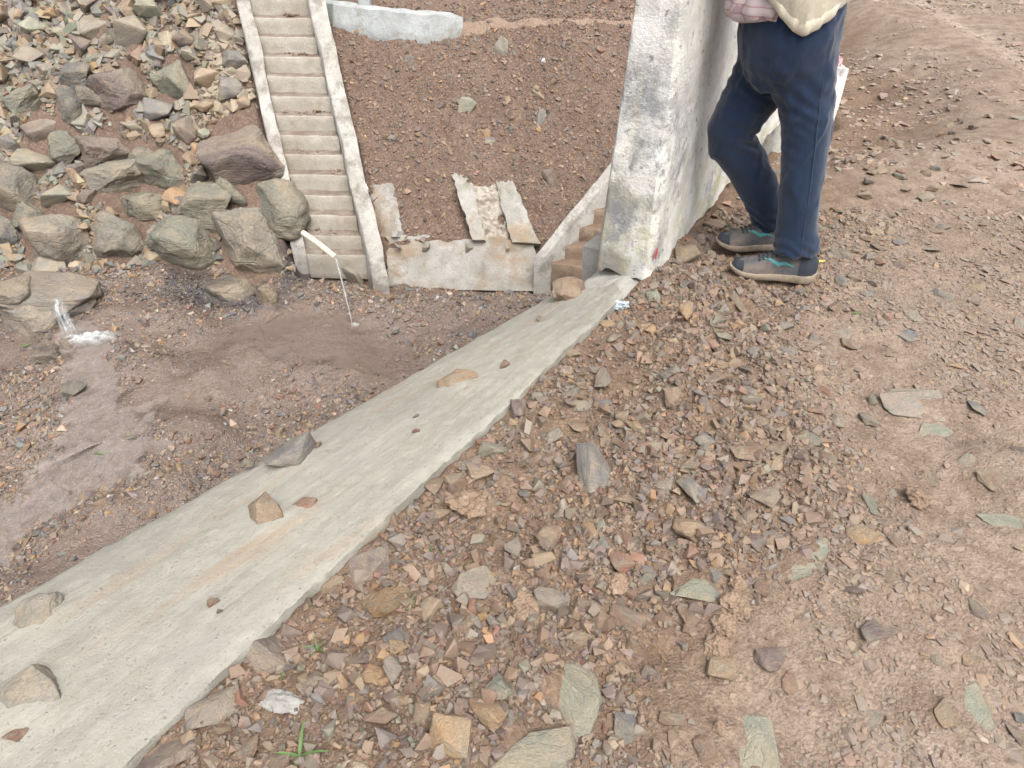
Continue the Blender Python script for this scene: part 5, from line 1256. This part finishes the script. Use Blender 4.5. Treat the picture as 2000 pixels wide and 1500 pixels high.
def shoe(heel, toe, zf, lab):
    heel = np.array([*heel, zf]); toe = np.array([*toe, zf]); L = np.linalg.norm(toe-heel); d = (toe-heel)/L; s_ = np.array([-d[1], d[0], 0])
    root = empty('shoe', tuple(heel)); root.parent = person; root.matrix_parent_inverse = Matrix.Translation(-person.location); root['label'] = lab
    hw = lambda t: np.interp(t, [0, .04, .12, .3, .5, .7, .85, .95, 1.0], [.014, .030, .039, .038, .040, .049, .046, .030, .008])
    up = lambda t: np.interp(t, [0, .05, .15, .3, .42, .55, .7, .85, .95, 1.0], [.092, .112, .122, .118, .114, .100, .078, .066, .056, .036])
    s0 = lambda t: np.interp(t, [0, .1, .45, .7, .9, 1.0], [.012, .0, .003, .0, .012, .028])
    s1 = lambda t: np.interp(t, [0, .1, .5, .8, 1.0], [.046, .043, .038, .034, .040])
    ts = np.linspace(0, 1, 46)
    V = []; F_ = []; n = 26
    for t in ts:                                             # sole: flared slab following the rocker
        w = hw(t)+.006
        for k in range(n):
            a = 2*math.pi*k/n; ex = lambda q: math.copysign(abs(q)**.5, q)
            zc = (s0(t)+s1(t))/2; hz_ = (s1(t)-s0(t))/2
            p = heel+d*(t*L*1.03-.004)+s_*(w*ex(math.cos(a)))+np.array([0, 0, zc+hz_*ex(math.sin(a))]); V.append(p)
    for i in range(len(ts)-1):
        for k in range(n): F_.append((i*n+k, i*n+(k+1) % n, (i+1)*n+(k+1) % n, (i+1)*n+k))
    F_.append(tuple(reversed(range(n)))); F_.append(tuple((len(ts)-1)*n+k for k in range(n)))
    so = link('sole', pymesh('sole', V, F_, 50), M['sole'], root); so.matrix_parent_inverse = Matrix.Translation(-Vector(heel))
    def surf(t, a, off=0):                                   # upper: arch over the sole, a from 0 (right) to pi (left)
        w = hw(t)*(1-.30*max(0, math.sin(a))**2*(t < .5)); z0 = s1(t)-.004
        return heel+d*(t*L)+s_*((w+off)*math.cos(a)*(1.0-.12*math.sin(a)))+np.array([0, 0, z0+(up(t)-z0+off)*math.sin(a)**.75])
    V = []; F_ = []; n = 22
    for t in ts:
        for k in range(n+1): V.append(surf(t, math.pi*k/n))
    for i in range(len(ts)-1):
        for k in range(n): F_.append((i*(n+1)+k, i*(n+1)+k+1, (i+1)*(n+1)+k+1, (i+1)*(n+1)+k))
    uo = link('upper', pymesh('upper', V, F_, 180), M['shoe'], root); uo.matrix_parent_inverse = Matrix.Translation(-Vector(heel))
    for t in (.50, .545, .59, .635, .68):
        V, F2 = tube('lace', [surf(t+(.012 if k % 2 else 0), math.pi*(.30+.40*k/7), .0035) for k in range(8)], .0028, 6); lo = link('lace', pymesh('lace', V, F2, 180), M['lace'], root); lo.matrix_parent_inverse = Matrix.Translation(-Vector(heel))
    V = []; F2 = []                                          # heel counter overlay and toe guard
    for nm, ta, tb_ in (('heel_counter', .0, .22), ('toe_guard', .86, 1.0)):
        V = []; F2 = []; tt = np.linspace(ta, tb_, 9)
        for t in tt:
            for k in range(19):
                a = math.pi*k/18; V.append(surf(t, a if nm == 'toe_guard' else a, .0016))
        for i in range(8):
            for k in range(18):
                if nm == 'heel_counter' and 5 < k < 12: continue
                if nm == 'toe_guard' and 6 < k < 11 and i < 3: continue
                F2.append((i*19+k, i*19+k+1, (i+1)*19+k+1, (i+1)*19+k))
        ho = link(nm, pymesh(nm, V, F2, 180), M['sock'], root); ho.matrix_parent_inverse = Matrix.Translation(-Vector(heel))
    for side in (0, 1):                                      # flowing teal side mark
        path = [(.66, .34), (.60, .31), (.54, .22), (.47, .13), (.38, .14), (.28, .09)]
        V = []; F2 = []; 
        fine = [(np.interp(q, range(6), [p[0] for p in path]), np.interp(q, range(6), [p[1] for p in path])) for q in np.linspace(0, 5, 21)]
        for i, (t, a) in enumerate(fine):
            w = .03*math.sin(math.pi*(i+1.0)/22.0)
            for q in (-w, w):
                aa = a+q; aa = aa if side == 0 else 1-aa; V.append(surf(t, math.pi*aa, .0022))
        for i in range(20): F2.append((2*i, 2*i+1, 2*i+3, 2*i+2))
        mo = link('side_mark', pymesh('side_mark', V, F2, 180), M['teal'], root); mo.matrix_parent_inverse = Matrix.Translation(-Vector(heel))
    return root
zn = float(N0(np.array([.98]), np.array([2.37]))[0]); zf_ = float(N0(np.array([.95]), np.array([2.59]))[0])
shoe((1.118, 2.335), (.825, 2.405), zn+.016, 'nearer dark running shoe with teal side mark'); shoe((1.105, 2.585), (.815, 2.60), zf_+.016, 'farther dark running shoe')

# ------------------------------------------------------------------ small things: weeds, leaves, litter
M['leaf'] = plain_mat('fresh_leaf', S(76, 100, 52), .6, .4, .2, 40); M['yleaf'] = plain_mat('yellow_leaf', S(168, 158, 76), .6, .3, .15, 40)
def blade(V, F_, base, az, ln, w, up, curl):
    n = 7; o = len(V); d = np.array([math.cos(az), math.sin(az), 0]); s_ = np.array([-d[1], d[0], 0])
    for i in range(n):
        u = i/(n-1); p = base+d*ln*u+np.array([0, 0, ln*(up*u-curl*u*u)]); ww = w*(1-u)**.6*(.5+.5*min(1, u*5)); 
        V += [p-s_*ww, p+np.array([0, 0, -ww*.4]), p+s_*ww]
    for i in range(n-1):
        for j in (0, 1): F_.append((o+i*3+j, o+i*3+j+1, o+i*3+3+j+1, o+i*3+3+j))
WD = [(585, 1478, 62, 4, 'long bladed grass sprout at the bottom frame edge', 1), (620, 1268, 26, 5, 'small grass tuft beside the slab edge stones', 1), (802, 1190, 30, 3, 'thin grass blades by the tan rounded stone', 1), (855, 1068, 24, 4, 'pale two-leaved seedling below the brown clod', 0), (556, 1317, 14, 4, 'tiny seedling left of the squarish purple stone', 0), (1705, 560, 0, 0, '', 0), (1570, 0, 0, 0, '', 0), (1468, 580, 16, 4, 'tiny weed beside the nearer shoe', 0), (1674, 612, 14, 3, 'tiny bright weed on the road', 0)]
for k, (px, py, ln, nb, lab, kind) in enumerate(WD):
    if not nb: continue
    p, t = hit(px, py, N0); m = t/FPX; V = []; F_ = []
    for j in range(nb): blade(V, F_, p, j*2*math.pi/nb+k*.7, ln*m*random.uniform(.7, 1.1), ln*m*(.075 if kind else .24), .9 if kind else .5, .55 if kind else .4)
    o = link('weed', pymesh('weed', V, F_, 180), M['leaf']); tag(o, lab, 'weed', 'weeds in the gravel')
for k, (px, py, ln, lab, fn, mt) in enumerate([(1586, 516, 20, 'yellow-green leaf behind the nearer shoe heel', N0, 'yleaf'), (28, 487, 14, 'bright yellow leaf between the left boulders', G0, 'yleaf'), (217, 888, 22, 'green leaf floating in the stream', G0, 'leaf'), (195, 787, 14, 'green leaf in the gravel below the waterfall', G0, 'leaf'), (45, 682, 14, 'green sprig beside the waterfall boulder', G0, 'leaf')]):
    p, t = hit(px, py, fn); m = t/FPX; V = []; F_ = []
    blade(V, F_, p+np.array([0, 0, .03 if k != 0 else .012]), k*1.7, ln*m*1.3, ln*m*.35, .15, .1); o = link('leaf', pymesh('leaf', V, F_, 180), M[mt]); tag(o, lab, 'leaf')
def crumple(name, p, s, seed, m, lab, cat):
    me = rock_mesh(name, seed, 16, 0, 4, .22, .2, 0, freq=4.0); me.materials.append(m)
    o = link(name, me); o.location = p; o.scale = s; tag(o, lab, cat); return o
p, t = hit(1212, 604, N0); crumple('plastic_scrap', p+np.array([0, 0, .012]), (.07, .035, .03), 77, plain_mat('pale_blue_plastic', S(150, 160, 166), .4, .5, .15, 30), 'crumpled pale plastic scrap under the parapet corner', 'litter')
def bag_mat():
    m, nt, b = mat('pink_bag'); t = NT(nt); n = t.noise(t.obj(), 5, 4, .6)
    t.inp(b, 'Base Color', t.ramp(n, (.42, S(206, 84, 110)), (.5, S(222, 190, 196)), (.6, S(196, 60, 84)))); b.inputs['Roughness'].default_value = .35; return m
p = aty(1632, 99, 4.5); p[2] = .25; crumple('snack_bag', p, (.09, .07, .08), 78, bag_mat(), 'crumpled pink and white bag on the low wall behind the person', 'bag')
